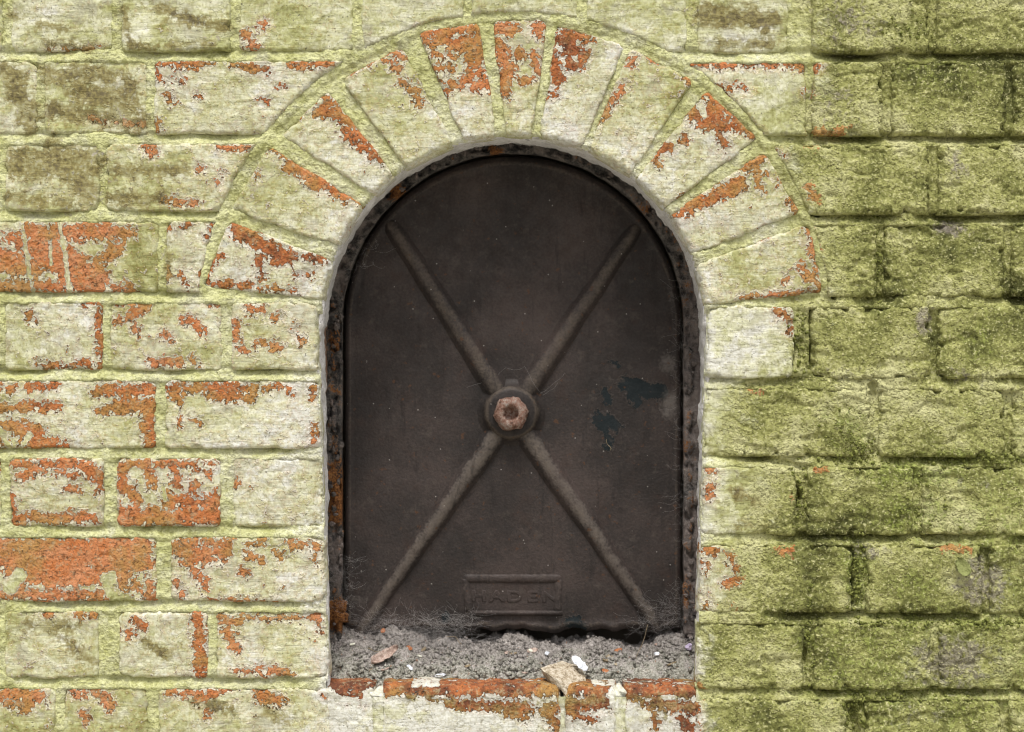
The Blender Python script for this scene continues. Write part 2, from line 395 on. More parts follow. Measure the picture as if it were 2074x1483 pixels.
# bricks of each course in view: (x0, x1)
ROWS = {
 0: [(-230, 8), (22, 229), (246, 466), (484, 716), (732, 940), (956, 1172), (1190, 1392), (1411, 1598), (1645, 1884), (1898, 2130)],
 1: [(-160, 76), (88, 298), (311, 700), (1380, 1634), (1644, 1788), (1806, 2040), (2054, 2300)],
 2: [(-250, -2), (10, 201), (215, 560), (1520, 1884), (1902, 2130)],
 3: [(-150, 322), (336, 480), (1600, 1776), (1790, 2036), (2050, 2290)],
 4: [(-240, -6), (6, 209), (221, 450), (468, 636), (1440, 1608), (1645, 1885), (1900, 2130)],
 5: [(-160, 316), (334, 638), (1446, 1764), (1780, 2036), (2052, 2290)],
 6: [(-220, 4), (18, 212), (236, 448), (470, 641), (1432, 1612), (1636, 1851), (1870, 2100)],
 7: [(-150, 318), (345, 647), (1428, 1726), (1756, 1990), (2006, 2290)],
 8: [(-240, -8), (8, 200), (240, 422), (436, 653), (1424, 1628), (1652, 1886), (1904, 2130)],
 9: [(-150, 112), (128, 300), (318, 640), (1432, 1716), (1752, 2030), (2046, 2290)],
}
SILL = [(656, 758), (774, 1137), (1143, 1250), (1264, 1416)]
# voussoirs: outer-left, outer-right, inner-right, inner-left (clockwise seen from the front)
VOUS = [
 [(408, 582), (462, 446), (662, 522), (646, 606)],
 [(466, 426), (544, 294), (738, 414), (684, 500)],
 [(566, 276), (664, 182), (780, 330), (746, 382)],
 [(690, 160), (816, 92), (914, 282), (808, 322)],
 [(846, 66), (970, 44), (1006, 272), (938, 284)],
 [(994, 40), (1110, 38), (1078, 272), (1024, 272)],
 [(1128, 50), (1268, 92), (1184, 290), (1092, 272)],
 [(1276, 96), (1406, 164), (1284, 348), (1196, 292)],
 [(1430, 182), (1536, 280), (1352, 420), (1298, 350)],
 [(1546, 306), (1622, 432), (1412, 514), (1362, 432)],
 [(1640, 452), (1670, 592), (1438, 618), (1418, 532)],
]
BIG = 1e6
# patches where the limewash is gone: strokes x0,y0,x1,y1,r
EXP = [
 (100,98,190,101,4),(500,72,510,96,9),(522,62,538,46,5),
 (315,130,430,128,6),(470,130,545,142,6),(590,130,665,128,6),(315,140,325,160,5),(345,165,365,165,7),(345,195,350,205,6),(318,250,320,265,5),(395,193,405,193,4),(565,180,575,178,4),(530,200,540,203,5),
 (300,295,310,310,11),(440,295,500,298,8),(455,355,456,355,6),(445,370,446,371,5),(405,345,406,345,6),(335,405,400,412,7),(180,240,290,252,4),
 (60,470,220,470,18),(-60,500,60,545,24),(80,500,190,570,32),(-40,580,180,582,12),(200,575,270,588,8),(215,520,240,500,15),(180,475,260,470,13),(20,480,50,500,12),(190,540,205,580,16),
 (340,462,385,457,4),(420,480,432,457,5),(365,555,380,575,6),(330,545,340,560,8),
 (480,465,560,515,18),(540,510,650,526,7),(525,530,530,560,9),(560,525,582,520,15),(416,565,430,525,8),(416,572,500,580,6),(500,580,600,590,4),(430,525,450,516,4),(606,560,630,555,4),
 (55,630,60,640,7),(64,648,70,652,5),(175,614,208,614,6),(200,625,205,735,8),(80,738,150,740,5),(150,735,190,738,4),(240,614,300,613,5),(268,640,290,616,14),(240,645,240,650,6),(275,640,275,670,7),(380,650,400,668,10),(330,680,345,688,6),(305,728,310,735,7),(330,735,365,735,8),(385,730,400,738,5),
 (475,655,480,690,6),(480,700,495,712,6),(505,625,530,628,9),(535,640,560,645,6),(520,695,565,702,8),(600,675,610,685,7),(420,612,440,616,4),
 (-20,785,25,787,8),(60,784,110,781,6),(200,794,305,788,13),(235,820,310,826,15),(300,830,305,898,15),(-20,826,115,823,10),(-5,865,8,900,10),(25,865,80,880,17),(50,890,110,898,12),(100,900,140,904,5),(195,832,225,832,4),
 (345,786,510,786,12),(345,786,360,810,10),(430,800,500,808,8),(530,785,570,783,6),(585,785,592,800,5),(632,785,634,810,4),(634,865,635,895,4),(390,850,400,855,4),(365,850,368,860,4),
 (10,938,150,938,11),(170,942,200,962,12),(195,970,202,990,11),(30,1050,190,1047,10),(22,1000,27,1040,6),(140,985,155,990,8),(40,962,80,952,11),(120,955,150,965,8),
 (250,940,430,938,6),(300,940,310,985,11),(245,945,250,990,12),(350,940,360,980,9),(400,945,420,960,9),(245,1045,435,1045,19),(340,1015,430,1015,15),(270,990,280,1020,9),(438,1005,443,1050,6),(470,975,480,980,5),(385,975,392,1000,7),
 (-40,1102,300,1102,15),(-40,1130,290,1130,25),(40,1160,250,1165,25),(-10,1203,205,1205,12),(270,1190,312,1208,10),(300,1165,306,1190,8),(250,1150,300,1140,16),
 (352,1102,460,1102,9),(362,1120,450,1118,16),(365,1138,450,1132,11),(395,1160,420,1190,8),(355,1175,370,1205,6),(430,1216,570,1219,4),(505,1102,530,1100,7),(500,1120,530,1135,8),(490,1155,505,1160,4),(585,1102,640,1108,8),(637,1112,641,1140,5),(560,1115,570,1130,5),
 (90,1243,100,1245,6),(155,1245,192,1247,6),(275,1255,290,1272,8),(250,1280,275,1285,5),(402,1252,406,1360,14),(446,1260,480,1260,11),(460,1275,475,1310,11),(490,1253,640,1250,5),(642,1252,646,1272,4),(480,1358,500,1360,6),(520,1358,585,1360,7),
 (20,1404,80,1412,15),(-10,1418,60,1428,11),(150,1402,220,1407,9),(205,1412,220,1432,9),(340,1402,470,1407,9),(400,1417,470,1404,11),(530,1407,560,1417,15),(165,1445,170,1460,5),(420,1440,425,1450,6),
 (660,1392,765,1394,14),(776,1394,1140,1398,17),(700,1408,740,1416,8),(860,1420,930,1430,8),(920,1422,1070,1434,13),(1030,1440,1060,1450,11),(1110,1440,1130,1470,12),(1110,1436,1250,1418,16),(1142,1394,1250,1396,17),(1150,1440,1200,1455,10),(1264,1398,1412,1400,17),(1310,1430,1330,1465,10),(1330,1420,1402,1435,15),(1380,1455,1402,1478,10),
 (553,300,600,340,7),(590,335,700,396,14),(690,390,732,410,5),(520,350,522,356,5),(600,345,640,380,10),
 (590,235,620,217,6),(640,197,662,208,13),(652,222,690,238,15),(680,217,770,322,10),(700,262,758,318,10),
 (705,145,740,128,6),(740,125,790,104,7),(800,105,812,118,6),(790,125,805,140,8),(815,165,830,175,8),(825,180,850,205,7),(840,175,850,192,5),
 (860,70,960,57,12),(865,85,960,80,12),(960,80,975,150,12),(945,100,955,150,10),(880,110,915,115,8),(880,140,910,140,9),(895,165,960,180,8),(900,160,905,190,8),(940,165,985,175,12),(915,90,965,105,13),
 (1005,52,1040,62,15),(1080,47,1103,57,9),(1085,60,1095,75,8),(1010,90,1032,150,15),(1015,150,1026,195,9),(1045,115,1060,105,11),(1080,110,1090,145,9),(1055,165,1080,160,8),
 (1145,67,1190,77,12),(1134,75,1180,110,15),(1120,110,1130,160,12),(1150,110,1160,130,13),(1170,130,1178,135,7),(1118,190,1123,195,7),
 (1222,235,1262,172,7),(1212,247,1212,248,4),(1275,132,1290,112,5),(1320,117,1335,124,6),(1382,152,1408,170,5),
 (1434,192,1470,215,14),(1404,232,1450,230,18),(1420,250,1500,258,14),(1470,220,1526,273,10),(1460,280,1470,295,6),(1340,300,1350,300,10),(1330,325,1332,330,7),(1385,285,1390,280,7),
 (1378,432,1390,425,11),(1385,415,1420,400,16),(1425,410,1500,370,15),(1510,337,1543,317,11),(1532,340,1540,390,6),(1600,405,1614,428,7),(1555,350,1575,375,4),
 (1637,465,1652,520,8),(1652,520,1658,580,6),(1625,545,1642,560,12),(1505,602,1660,590,5),(1535,485,1545,475,6),(1590,570,1600,565,5),
 (1410,128,1440,130,5),(1450,130,1560,128,6),(1570,128,1660,132,7),(1635,137,1650,142,6),(1460,177,1510,177,4),(1635,180,1640,190,6),(1645,268,1700,270,6),(1690,260,1720,257,5),
 (1575,312,1580,313,4),(1630,298,1655,298,3),(1640,375,1650,400,8),
 (1575,632,1590,634,9),(1598,650,1600,670,4),(1520,790,1540,792,4),
 (1437,952,1442,957,7),(1437,985,1439,1005,6),(1600,1005,1605,1005,3),(1655,950,1680,952,5),
 (1430,1114,1450,1117,9),(1427,1140,1432,1150,5),(1582,1113,1605,1115,9),(1480,1130,1490,1150,8),(1475,1180,1495,1180,10),(1429,1210,1434,1225,7),(1484,1225,1486,1232,5),
 (1905,1108,1960,1112,7),
]
# runs and dabs of limewash over bare brick
COVER = [(45,448,60,560,3.2),(60,560,66,594,2.6),(97,448,104,535,2.4),(120,448,128,500,2.6),(130,500,140,590,4.2),(212,1170,236,1225,10),(225,1165,228,1180,9),(40,1165,20,1190,14),
 (1,870,20,905,5),(45,905,60,880,5),(430,1425,500,1400,9),(752,1412,770,1450,16),(785,1428,890,1434,10),(900,1448,1010,1455,9),(690,1418,745,1424,7),(790,1418,860,1424,6),(835,1391,885,1389,3),(1205,1388,1245,1387,3),(990,1410,1010,1412,3),(1340,1412,1370,1414,3),(1275,1440,1310,1450,10),(1245,1408,1266,1470,13),(800,1445,1010,1462,12),(1150,1475,1300,1478,8),(660,1400,690,1420,8),(920,1060,922,1061,4),(640,200,648,205,5),(1420,215,1425,235,6),(1050,75,1070,95,8),(330,975,335,1010,6)]
OLIVE = [(20,150,60,240,28),(100,150,220,152,22),(110,222,290,250,20),(255,160,290,240,14),(150,190,240,200,26),(40,330,180,330,34),(110,300,180,390,26),(20,400,150,420,12),
 (225,345,370,345,15),(225,400,330,405,14),(280,95,430,88,8),(250,20,268,95,10),(330,20,450,60,14),(90,90,180,92,10),(335,480,345,560,8),(60,1265,150,1270,14),(120,1290,190,1340,10),(290,1300,340,1330,12),(390,1420,470,1440,12),(1420,30,1560,40,26),(1440,85,1560,88,12),(20,30,130,60,9),(540,1440,580,1460,12),(1325,1424,1395,1432,10),(1345,1440,1350,1455,6),(960,1425,1040,1436,5),(820,1414,960,1420,5),(1060,1418,1130,1425,6),(1290,1412,1400,1414,5),(1150,1416,1230,1420,5),
 (1500,1000,1590,1040,16),(1500,1060,1600,1075,10)]
ZONE_X = [(-900,1650),(-50,1640),(100,1660),(135,1668),(200,1640),(275,1630),(292,1590),(330,1600),(430,1650),(600,1690),(615,1625),(760,1612),(776,1490),(925,1480),(945,1560),(1085,1540),(1100,1500),(1240,1480),(1262,1425),(1420,1420),(2000,1420)]
WHITE = [(555,990,110,60,0.9),(560,850,90,60,0.4),(1500,690,90,80,0.65),(1240,300,90,60,0.6),(1330,380,80,50,0.5),(560,1180,100,60,0.5),(540,1300,110,60,0.45),(860,230,90,60,0.4),(560,690,90,60,0.25),(1000,1470,420,40,0.45),(1560,470,90,60,0.35),(330,960,110,40,0.3),(120,1000,90,50,0.2),(650,440,90,60,0.4)]
MOSS = [(1720,870,70,50,.7),(1740,1170,40,90,1.0),(1850,960,160,40,0.9),(1950,930,160,30,0.8),(2000,1260,120,26,0.9),(1850,1040,110,60,0.8),(1900,150,160,80,0.45),(1850,1180,110,60,0.6),(1980,680,90,80,0.45),(1800,1350,130,60,0.55),(2040,1180,60,80,0.7),(1720,1400,200,24,0.6),(1980,1440,130,60,0.5),(1830,60,60,50,0.5),(1990,830,110,60,0.4),(2060,1380,50,80,0.6),(1900,1360,360,220,.66),(2030,1050,180,240,.58),(1990,700,90,90,.45)]
GREY = [(1990,1180,70,60,0.9),(1930,1340,110,60,0.95),(1720,40,90,70,0.6),(1680,200,60,60,0.55),(1870,650,30,40,0.8),(1950,760,60,30,0.5),(1770,1115,50,20,0.7),(1860,1450,80,40,0.5),(1930,460,40,20,0.8),(1940,340,20,40,0.8),(1700,760,60,18,0.4),(1720,980,60,40,0.2),(1990,975,80,40,0.35)]

def seg_field(strokes, x, y):
    """largest (r - distance) over the strokes, in tens of grid units"""
    out = np.full(x.shape, -6.0)
    bx0, bx1, by0, by1 = x.min() - 80, x.max() + 80, y.min() - 80, y.max() + 80
    for (x0, y0, x1, y1, r) in strokes:
        if max(x0, x1) < bx0 or min(x0, x1) > bx1 or max(y0, y1) < by0 or min(y0, y1) > by1: continue
        dx, dy = x1 - x0, y1 - y0
        L = dx * dx + dy * dy + 1e-9
        t = np.clip(((x - x0) * dx + (y - y0) * dy) / L, 0, 1)
        out = np.maximum(out, (r - np.hypot(x - x0 - t * dx, y - y0 - t * dy)) / 10)
    return out

def blob_field(blobs, x, y):
    out = np.zeros(x.shape)
    for (cx, cy, rx, ry, a) in blobs:
        out = np.maximum(out, a * np.exp(-((x - cx) / rx) ** 2 - ((y - cy) / ry) ** 2))
    return out

def open_dist(x, y):
    """distance outside the opening edge"""
    up = np.hypot(x - ACX, y - ACY) - RIN
    side = np.maximum(jamb_left(y) - x, x - jamb_right(y))
    return np.where(y < ACY - 30, up, side)

def wall_attrs(x, y, base, mortar, tone):
    ex = np.maximum(seg_field(EXP, x, y), base)
    cv = seg_field(COVER, x, y)
    ex = np.where(cv > -0.2, np.minimum(ex, -cv * 2.5 - 0.6), ex)
    if mortar: ex = np.minimum(ex, -4.5)
    zx = np.interp(y, [a for a, b in ZONE_X], [b for a, b in ZONE_X])
    zone = np.clip((x - zx) / 10, -9, 9)
    od = open_dist(x, y)
    wh = np.clip(blob_field(WHITE, x, y) + 0.70 * np.exp(-np.maximum(od, 0) / 45) + np.where(y > ACY - 60, 0.25 * np.exp(-np.abs(x - 640) / 180), 0) + (0.0 if mortar else 0.26), 0, 1)
    return dict(exposed=ex, zone=zone, olive=seg_field(OLIVE, x, y), white=wh, mortar=float(mortar),
                moss=blob_field(MOSS, x, y), grey=blob_field(GREY, x, y), tone=tone)

def zone_amount(x, y):
    zx = np.interp(y, [a for a, b in ZONE_X], [b for a, b in ZONE_X])
    return sstep(-30, 60, x - zx)

# ------------------------------------------------------------------ bricks
BRICK_N = [0]
QUADS = []
def brick_mesh(quad, step=3.2, arch_cut=True, skirt=0.022, base=-2.6, soft=None, proud=None, tilt=1.0, fine=True, near_open=True, tone=None):
    i = BRICK_N[0]; BRICK_N[0] += 1
    r_ = np.random.default_rng(100 + i)
    q = np.array(quad, float)
    QUADS.append((q, arch_cut))
    W = 0.5 * (np.hypot(*(q[1] - q[0])) + np.hypot(*(q[2] - q[3])))
    H = 0.5 * (np.hypot(*(q[3] - q[0])) + np.hypot(*(q[2] - q[1])))
    def samples(L):
        n = max(2, int((L - 12) / step))
        mid = np.linspace(6, L - 6, n + 1)
        return np.concatenate([[0, 0, 1.5, 3.5], mid, [L - 3.5, L - 1.5, L, L]])
    if fine: us, vs = samples(W), samples(H)
    else:
        us = np.concatenate([[0, 0, 4], np.linspace(12, W - 12, max(3, int(W / 30))), [W - 4, W, W]])
        vs = np.concatenate([[0, 0, 4], np.linspace(12, H - 12, max(3, int(H / 30))), [H - 4, H, H]])
    U, V = np.meshgrid(us, vs, indexing='ij')
    u, v = U / W, V / H
    x = (1 - u) * (1 - v) * q[0, 0] + u * (1 - v) * q[1, 0] + u * v * q[2, 0] + (1 - u) * v * q[3, 0]
    y = (1 - u) * (1 - v) * q[0, 1] + u * (1 - v) * q[1, 1] + u * v * q[2, 1] + (1 - u) * v * q[3, 1]
    ring = (np.arange(len(us))[:, None] % (len(us) - 1) == 0) | (np.arange(len(vs))[None, :] % (len(vs) - 1) == 0)
    d1, d2 = np.minimum(U, W - U), np.minimum(V, H - V)
    R = 9 + r_.random() * 9
    q1, q2 = np.maximum(R - d1, 0), np.maximum(R - d2, 0)
    d = np.where((q1 > 0) & (q2 > 0), R - np.hypot(q1, q2), np.minimum(d1, d2))
    # gently wandering outline
    x = x + fbm(x, y, 60, 2, 3) * 2.6; y = y + fbm(x, y, 70, 2, 9) * 2.4
    z = zone_amount(x, y)
    if arch_cut:
        rho = np.hypot(x - ACX, y - ACY)
        d = np.where(y < 607, np.minimum(d, rho - ROUT - 12), d)
    od_ = open_dist(x, y)
    if near_open: d = np.where(y < 1386, np.minimum(d, od_ + 4), d)
    chip = np.maximum(0, fbm(x, y, 34, 3, 21 + i) - 0.10) * (6 + 9 * z) + np.maximum(0, fbm(x, y, 12, 3, 45)) * (2.5 + 5.0 * z)
    de = d - chip
    r = np.where((od_ < 24) & (y < 1386), 11, 5.5 + 0 * z) if soft is None else 6 + (soft - 6) * sstep(48, 12, V)
    t = np.clip(1 - de / r, 0, 1)
    back = r * P * (1 - np.sqrt(np.maximum(0, 1 - t * t))) + np.maximum(0, -de) * P * 1.6
    pr = (r_.normal() * 0.0007) if proud is None else proud
    tx, ty = r_.normal(0, 0.0007, 2) * tilt
    yy = -pr + tx * (u - .5) * 2 + ty * (v - .5) * 2
    rough = 0.0006 * fbm(x, y, 55, 3, 61 + i) * (1.3 - .2 * z) + 0.00045 * fbm(x, y, 16, 3, 77) * (1 + 1.0 * z)
    pits = -np.maximum(0, fbm(x, y, 22, 2, 131 + i) - 0.55) * 0.003 * (0.35 + 0.3 * z)
    lumps = np.maximum(0, fbm(x, y, 40, 3, 171 + i) - 0.25) * 0.0012 * z
    spall = sstep(0.40, 0.46, fbm(x * 0.6, y * 1.5, 60, 3, 300 + i)) * (0.0004 + 0.0013 * z)
    yy = yy + rough - lumps - pits + spall + np.minimum(back, 0.016)
    yy = np.where(ring, skirt, yy)
    verts = to_world(x.ravel(), y.ravel(), yy.ravel())
    at = wall_attrs(x.ravel(), y.ravel(), base, 0, r_.random() if tone is None else tone)
    return verts, grid_faces(len(us), len(vs)), at

wall = empty('brick_wall', (0, 0, -0.57))
tag(wall, 'old brick wall, peeling limewash beside the arched niche and green algae beyond it', 'brick wall')
INV = Vector((0, 0, 0.57))
def child(o, parent_loc=(0, 0, -0.57)):
    """keep world placement under a parent that is only translated"""
    o.location = -Vector(parent_loc)
    return o

def rowquad(k, x0, x1):
    t0, t1 = bed_y(ROW0 + k, x0) + JH, bed_y(ROW0 + k, x1) + JH
    b0, b1 = bed_y(ROW0 + k + 1, x0) - JH, bed_y(ROW0 + k + 1, x1) - JH
    if k >= 4 and 600 < x1 < 700: return [(x0, t0), (float(jamb_left(t1)) + 3, t1), (float(jamb_left(b1)) + 3, b1), (x0, b0)]
    if k >= 4 and 1400 < x0 < 1460: return [(float(jamb_right(t0)) - 3, t0), (x1, t1), (x1, b1), (float(jamb_right(b0)) - 3, b0)]
    return [(x0, t0), (x1, t1), (x1, b1), (x0, b0)]

def outer_bricks_rest(k):
    return []
for k, row in ROWS.items():
    for (x0, x1) in row:
        base = -1.55 if x1 < 1500 else -3.4
        if k in (0,): base = -2.1
        v, f, a = brick_mesh(rowquad(k, x0, x1), base=base)
        child(mesh_obj('brick', v, f, M_WALL, wall, a))
for (x0, x1) in SILL:
    t = 1387
    v, f, a = brick_mesh([(x0, t), (x1, t + 3), (x1, 1530), (x0, 1530)], arch_cut=False, skirt=0.085, base=-2.4, soft=22.0, proud=-0.0005, tilt=0.4, near_open=False, tone=-0.35)
    o = child(mesh_obj('sill_brick', v, f, M_WALL, wall, a))
# lower courses under the sill and the rest of the wall beyond the view: one joined part
vv, ff, aa, off = [], [], [], 0
for k in range(-ROW0, len(BED_L) - 1 - ROW0):
    x = -760 + (k % 2) * 120
    j = 0
    while x < 2860:
        L = 455 if (j + k) % 2 == 0 else 215
        x1 = x + L
        seen = (0 <= k <= 9)
        if not seen or x1 < -250 or x > 2300:
            if not (seen and (x < -150 and x1 > -250)) and not (seen and x < 2300 and x1 > 2290):
                v, f, a = brick_mesh(rowquad(k, x, x1), arch_cut=False, fine=False)
                vv.append(v); ff.append(f + off); aa.append(a); off += len(v)
        x = x1 + 15; j += 1
keys = aa[0].keys()
at = {k_: np.concatenate([np.broadcast_to(a[k_], (len(v),)) for a, v in zip(aa, vv)]) for k_ in keys}
o = child(mesh_obj('outer_brickwork', np.concatenate(vv), np.concatenate(ff), M_WALL, wall, at)); o['kind'] = 'stuff'

# ------------------------------------------------------------------ mortar
GAPS = [(1672, 480, 1690, 600, 5, 0.016), (1646, 632, 1646, 748, 4, 0.016), (1608, 700, 1600, 745, 5, 0.012), (1624, 690, 1628, 720, 9, 0.006), (1726, 1112, 1729, 1228, 5, 0.018), (1648, 425, 1660, 430, 7, 0.02), (1630, 1320, 1632, 1345, 7, 0.014), (1612, 985, 1622, 1010, 6, 0.016),
 (1560, 930, 1640, 950, 8, 0.008), (163, 800, 168, 846, 3, 0.010), (1728, 1440, 1740, 1490, 9, 0.012), (1768, 780, 1772, 800, 8, 0.01), (1793, 140, 1797, 260, 5, 0.008), (1776, 470, 1780, 590, 4, 0.008)]
def mortar_depth(x, y):
    z = zone_amount(x, y)
    nx = sstep(500, 1600, x)
    best = np.full(x.shape, BIG); tj = np.zeros(x.shape)
    for k in range(len(BED_L)):
        dy = y - bed_y(k, x)
        m = np.abs(dy) < best
        best = np.where(m, np.abs(dy), best); tj = np.where(m, dy, tj)
    inbed = best < JH + 6
    t = np.clip((tj + JH) / (2 * JH), 0, 1)
    bed = (0.0055 + 0.0080 * z) * (1 - t) + (0.0004 + 0.0028 * z) * t
    wav = np.clip(0.75 + 1.0 * fbm(x, y * .3, 150, 3, 590), 0.05, 1.5)
    bed = bed * wav
    perp = 0.0014 + 0.0046 * z
    sillz = (x > 655) & (x < 1415) & (y > 1384) & (y < 1530)
    inbed = inbed & ~sillz
    dep = np.where(inbed, bed, perp)
    rho = np.hypot(x - ACX, y - ACY)
    ring = (y < 600) & (rho < ROUT + 16)
    dep = np.where(ring, 0.0022 + 0.0012 * z, dep)
    fil = (y < 600) & (np.abs(rho - ROUT - 6) < 9)
    dep = np.where(fil, 0.0010, dep)
    od_ = open_dist(x, y); tr = np.clip(1 - (od_ + 4) / 11, 0, 1)
    dep = dep + np.where(y < 1386, 11 * P * (1 - np.sqrt(1 - tr * tr * .999)), 0)
    dep = dep + 0.0011 * fbm(x, y, 45, 3, 501) + (0.0009 + 0.0008 * z) * fbm(x, y, 13, 3, 533) + 0.0012 * z * fbm(x, y, 90, 2, 577)
    for (x0, y0, x1, y1, r, dp) in GAPS:
        if True:
            dx, dy = x1 - x0, y1 - y0
            tt = np.clip(((x - x0) * dx + (y - y0) * dy) / (dx * dx + dy * dy), 0, 1)
            dd = np.hypot(x - x0 - tt * dx, y - y0 - tt * dy) + 2.5 * fbm(x, y, 20, 2, 91)
            dep = np.maximum(dep, dp * sstep(r + 3, r - 3, dd))
    return dep

def under_bricks(x, y):
    """how far a mortar point lies inside the outline of a brick"""
    best = np.full(x.shape, -50.0)
    rho = np.hypot(x - ACX, y - ACY)
    for q, cut in QUADS:
        m = np.nonzero((x > q[:, 0].min()) & (x < q[:, 0].max()) & (y > q[:, 1].min()) & (y < q[:, 1].max()))[0]
        if not len(m): continue
        d = np.full(len(m), BIG)
        for a, b in zip(q, np.roll(q, -1, 0)):
            e_ = (b - a) / np.hypot(*(b - a))
            d = np.minimum(d, e_[0] * (y[m] - a[1]) - e_[1] * (x[m] - a[0]))
        if cut: d = np.where(y[m] < 607, np.minimum(d, rho[m] - ROUT - 12), d)
        best[m] = np.maximum(best[m], d)
    return best
# voussoirs of the arch, made before the mortar so that it can run between them
VM = []
for qd in VOUS:
    qd = [np.array(p_, float) for p_ in qd]
    cA = np.array([ACX, ACY])
    for i_ in (2, 3):
        w_ = qd[i_] - cA; qd[i_] = cA + w_ * ((RIN - 4) / max(np.hypot(*w_), 1) if qd[i_][1] < ACY - 30 else 1)
    VM.append(brick_mesh(qd, arch_cut=False, base=-1.5, proud=0.0006, tilt=0.6))
xs = np.concatenate([np.arange(-780, -60, 24), np.arange(-60, 2134, 4.0), np.arange(2134, 2880, 24)])
ys = np.concatenate([np.arange(-830, -60, 24), np.arange(-60, 1545, 4.0), np.arange(1545, 2010, 24)])
X, Y = np.meshgrid(xs, ys, indexing='ij')
dep = mortar_depth(X.ravel(), Y.ravel())
ub = under_bricks(X.ravel(), Y.ravel()) + 3.0 * fbm(X.ravel(), Y.ravel(), 26, 3, 610)
dep = dep + 0.009 * sstep(3.0, 10.0, ub)
vm = to_world(X.ravel(), Y.ravel(), dep)
fm = grid_faces(len(xs), len(ys))
fcx = X.ravel()[fm].mean(1); fcy = Y.ravel()[fm].mean(1)
od = open_dist(fcx, fcy)
hole = ((od < -3) & (fcy < 1386)) | ((fcx > 660) & (fcx < 1410) & (fcy > 1380) & (fcy < 1414))
rho = np.hypot(fcx - ACX, fcy - ACY)
inring = (~hole) & (fcy < 604) & (rho < ROUT + 14)
atm = wall_attrs(X.ravel(), Y.ravel(), -6, 1, 0.5)
atm['mortar'] = 1.0 - sstep(640, 670, X.ravel()) * sstep(1430, 1400, X.ravel()) * sstep(1380, 1390, Y.ravel())
def submesh(name, sel, parent):
    f = fm[sel]; idx = np.unique(f); remap = np.full(len(vm), -1); remap[idx] = np.arange(len(idx))
    return child(mesh_obj(name, vm[idx], remap[f], M_WALL, parent, {k_: (v_[idx] if np.ndim(v_) else v_) for k_, v_ in atm.items()}))
mortar = submesh('mortar', (~hole) & (~inring), wall)
arch = submesh('arch', inring, wall)
arch['label'] = 'brick arch over the niche with mortar ring'
for v, f, a in VM:
    o = mesh_obj('arch_brick', v, f, M_WALL, arch, a)      # arch already carries the offset

# core behind the face, without the niche
bm = bmesh.new()
def add_box(bm, x0, x1, y0, y1, z0, z1):
    vs_ = [bm.verts.new((x, y, z)) for x in (x0, x1) for y in (y0, y1) for z in (z0, z1)]
    for q_ in ((0, 1, 3, 2), (4, 6, 7, 5), (0, 4, 5, 1), (2, 3, 7, 6), (0, 2, 6, 4), (1, 5, 7, 3)):
        bm.faces.new([vs_[i] for i in q_])
def bm_obj(name, bm, mat, parent=None, smooth=False):
    bmesh.ops.recalc_face_normals(bm, faces=bm.faces)
    me = bpy.data.meshes.new(name); bm.to_mesh(me); bm.free()
    if smooth: me.polygons.foreach_set('use_smooth', np.ones(len(me.polygons), bool))
    me.materials.append(mat)
    o = bpy.data.objects.new(name, me); COL.objects.link(o); o.parent = parent
    return o
WX0, WX1 = (-790 - CXP) * P, (2890 - CXP) * P
WZ0, WZ1 = -0.6, (CYP + 840) * P
add_box(bm, WX0, WX1, 0.15, 0.33, WZ0, WZ1)
add_box(bm, WX0, (600 - CXP) * P, 0.024, 0.149, WZ0, WZ1)
add_box(bm, (1476 - CXP) * P, WX1, 0.024, 0.149, WZ0, WZ1)
add_box(bm, (601 - CXP) * P, (1475 - CXP) * P, 0.024, 0.149, (CYP - 225) * P, WZ1)
add_box(bm, (601 - CXP) * P, (1475 - CXP) * P, 0.09, 0.149, WZ0, (CYP - 1420) * P)
child(bm_obj('wall_core', bm, M_CORE, wall))

# ------------------------------------------------------------------ niche lining
def outline(n_side=90, n_arc=170, off=0.0, back=False, y_bot=1400.0):
    """points from bottom left, over the arch, to bottom right; off > 0 is outward"""
    pts = []
    for y in np.linspace(y_bot, ACY, n_side):
        pts.append((((639 if back else jamb_left(y)) - off), y))
    a0 = math.pi
    for a in np.linspace(math.pi, 0, n_arc)[1:-1]:
        r = RIN + off + (4 if back else 0)
        pts.append((ACX + 1 * (-1 if False else 1) * r * math.cos(a), ACY - r * math.sin(a)))
    for y in np.linspace(ACY, y_bot, n_side):
        pts.append((((1440 if back else jamb_right(y)) + off), y))
    return np.array(pts)

prof = [(7, 0.0085, 0), (3, 0.0062, 0), (0, 0.0064, 0), (-2, 0.0085, 0), (-4, 0.012, 0.06), (-5, 0.018, 0.14), (-6, 0.026, .24), (-6, 0.038, .40), (-5, 0.052, .6), (-3, 0.064, .75), (-1, 0.076, .9), (0, 0.092, 1)]
loops = []; ydep = []
for (o_, yd, tb) in prof:
    A = outline(off=o_); B = outline(off=o_, back=True)
    loops.append(A * (1 - tb) + B * tb); ydep.append(yd)
L = np.stack(loops, 1)                       # n x profile x 2
n0, n1 = L.shape[:2]
s_idx = np.arange(n0)[:, None] * 5.0 + 0 * L[..., 0]
yd = np.array(ydep)[None, :] + 0 * L[..., 0]
cen = np.array([ACX, 800.0])
dirv = L - cen; dirv /= np.linalg.norm(dirv, axis=-1, keepdims=True)
wob = fbm(s_idx, yd / P * 1.0, 60, 3, 700) * 4.2 + fbm(s_idx, yd / P, 18, 3, 720) * 3.6
L = L + dirv * wob[..., None]
verts = to_world(L[..., 0].ravel(), L[..., 1].ravel(), (yd + 0.0006 * fbm(s_idx, yd / P, 30, 2, 740)).ravel())
lx, ly = L[..., 0].ravel(), L[..., 1].ravel()
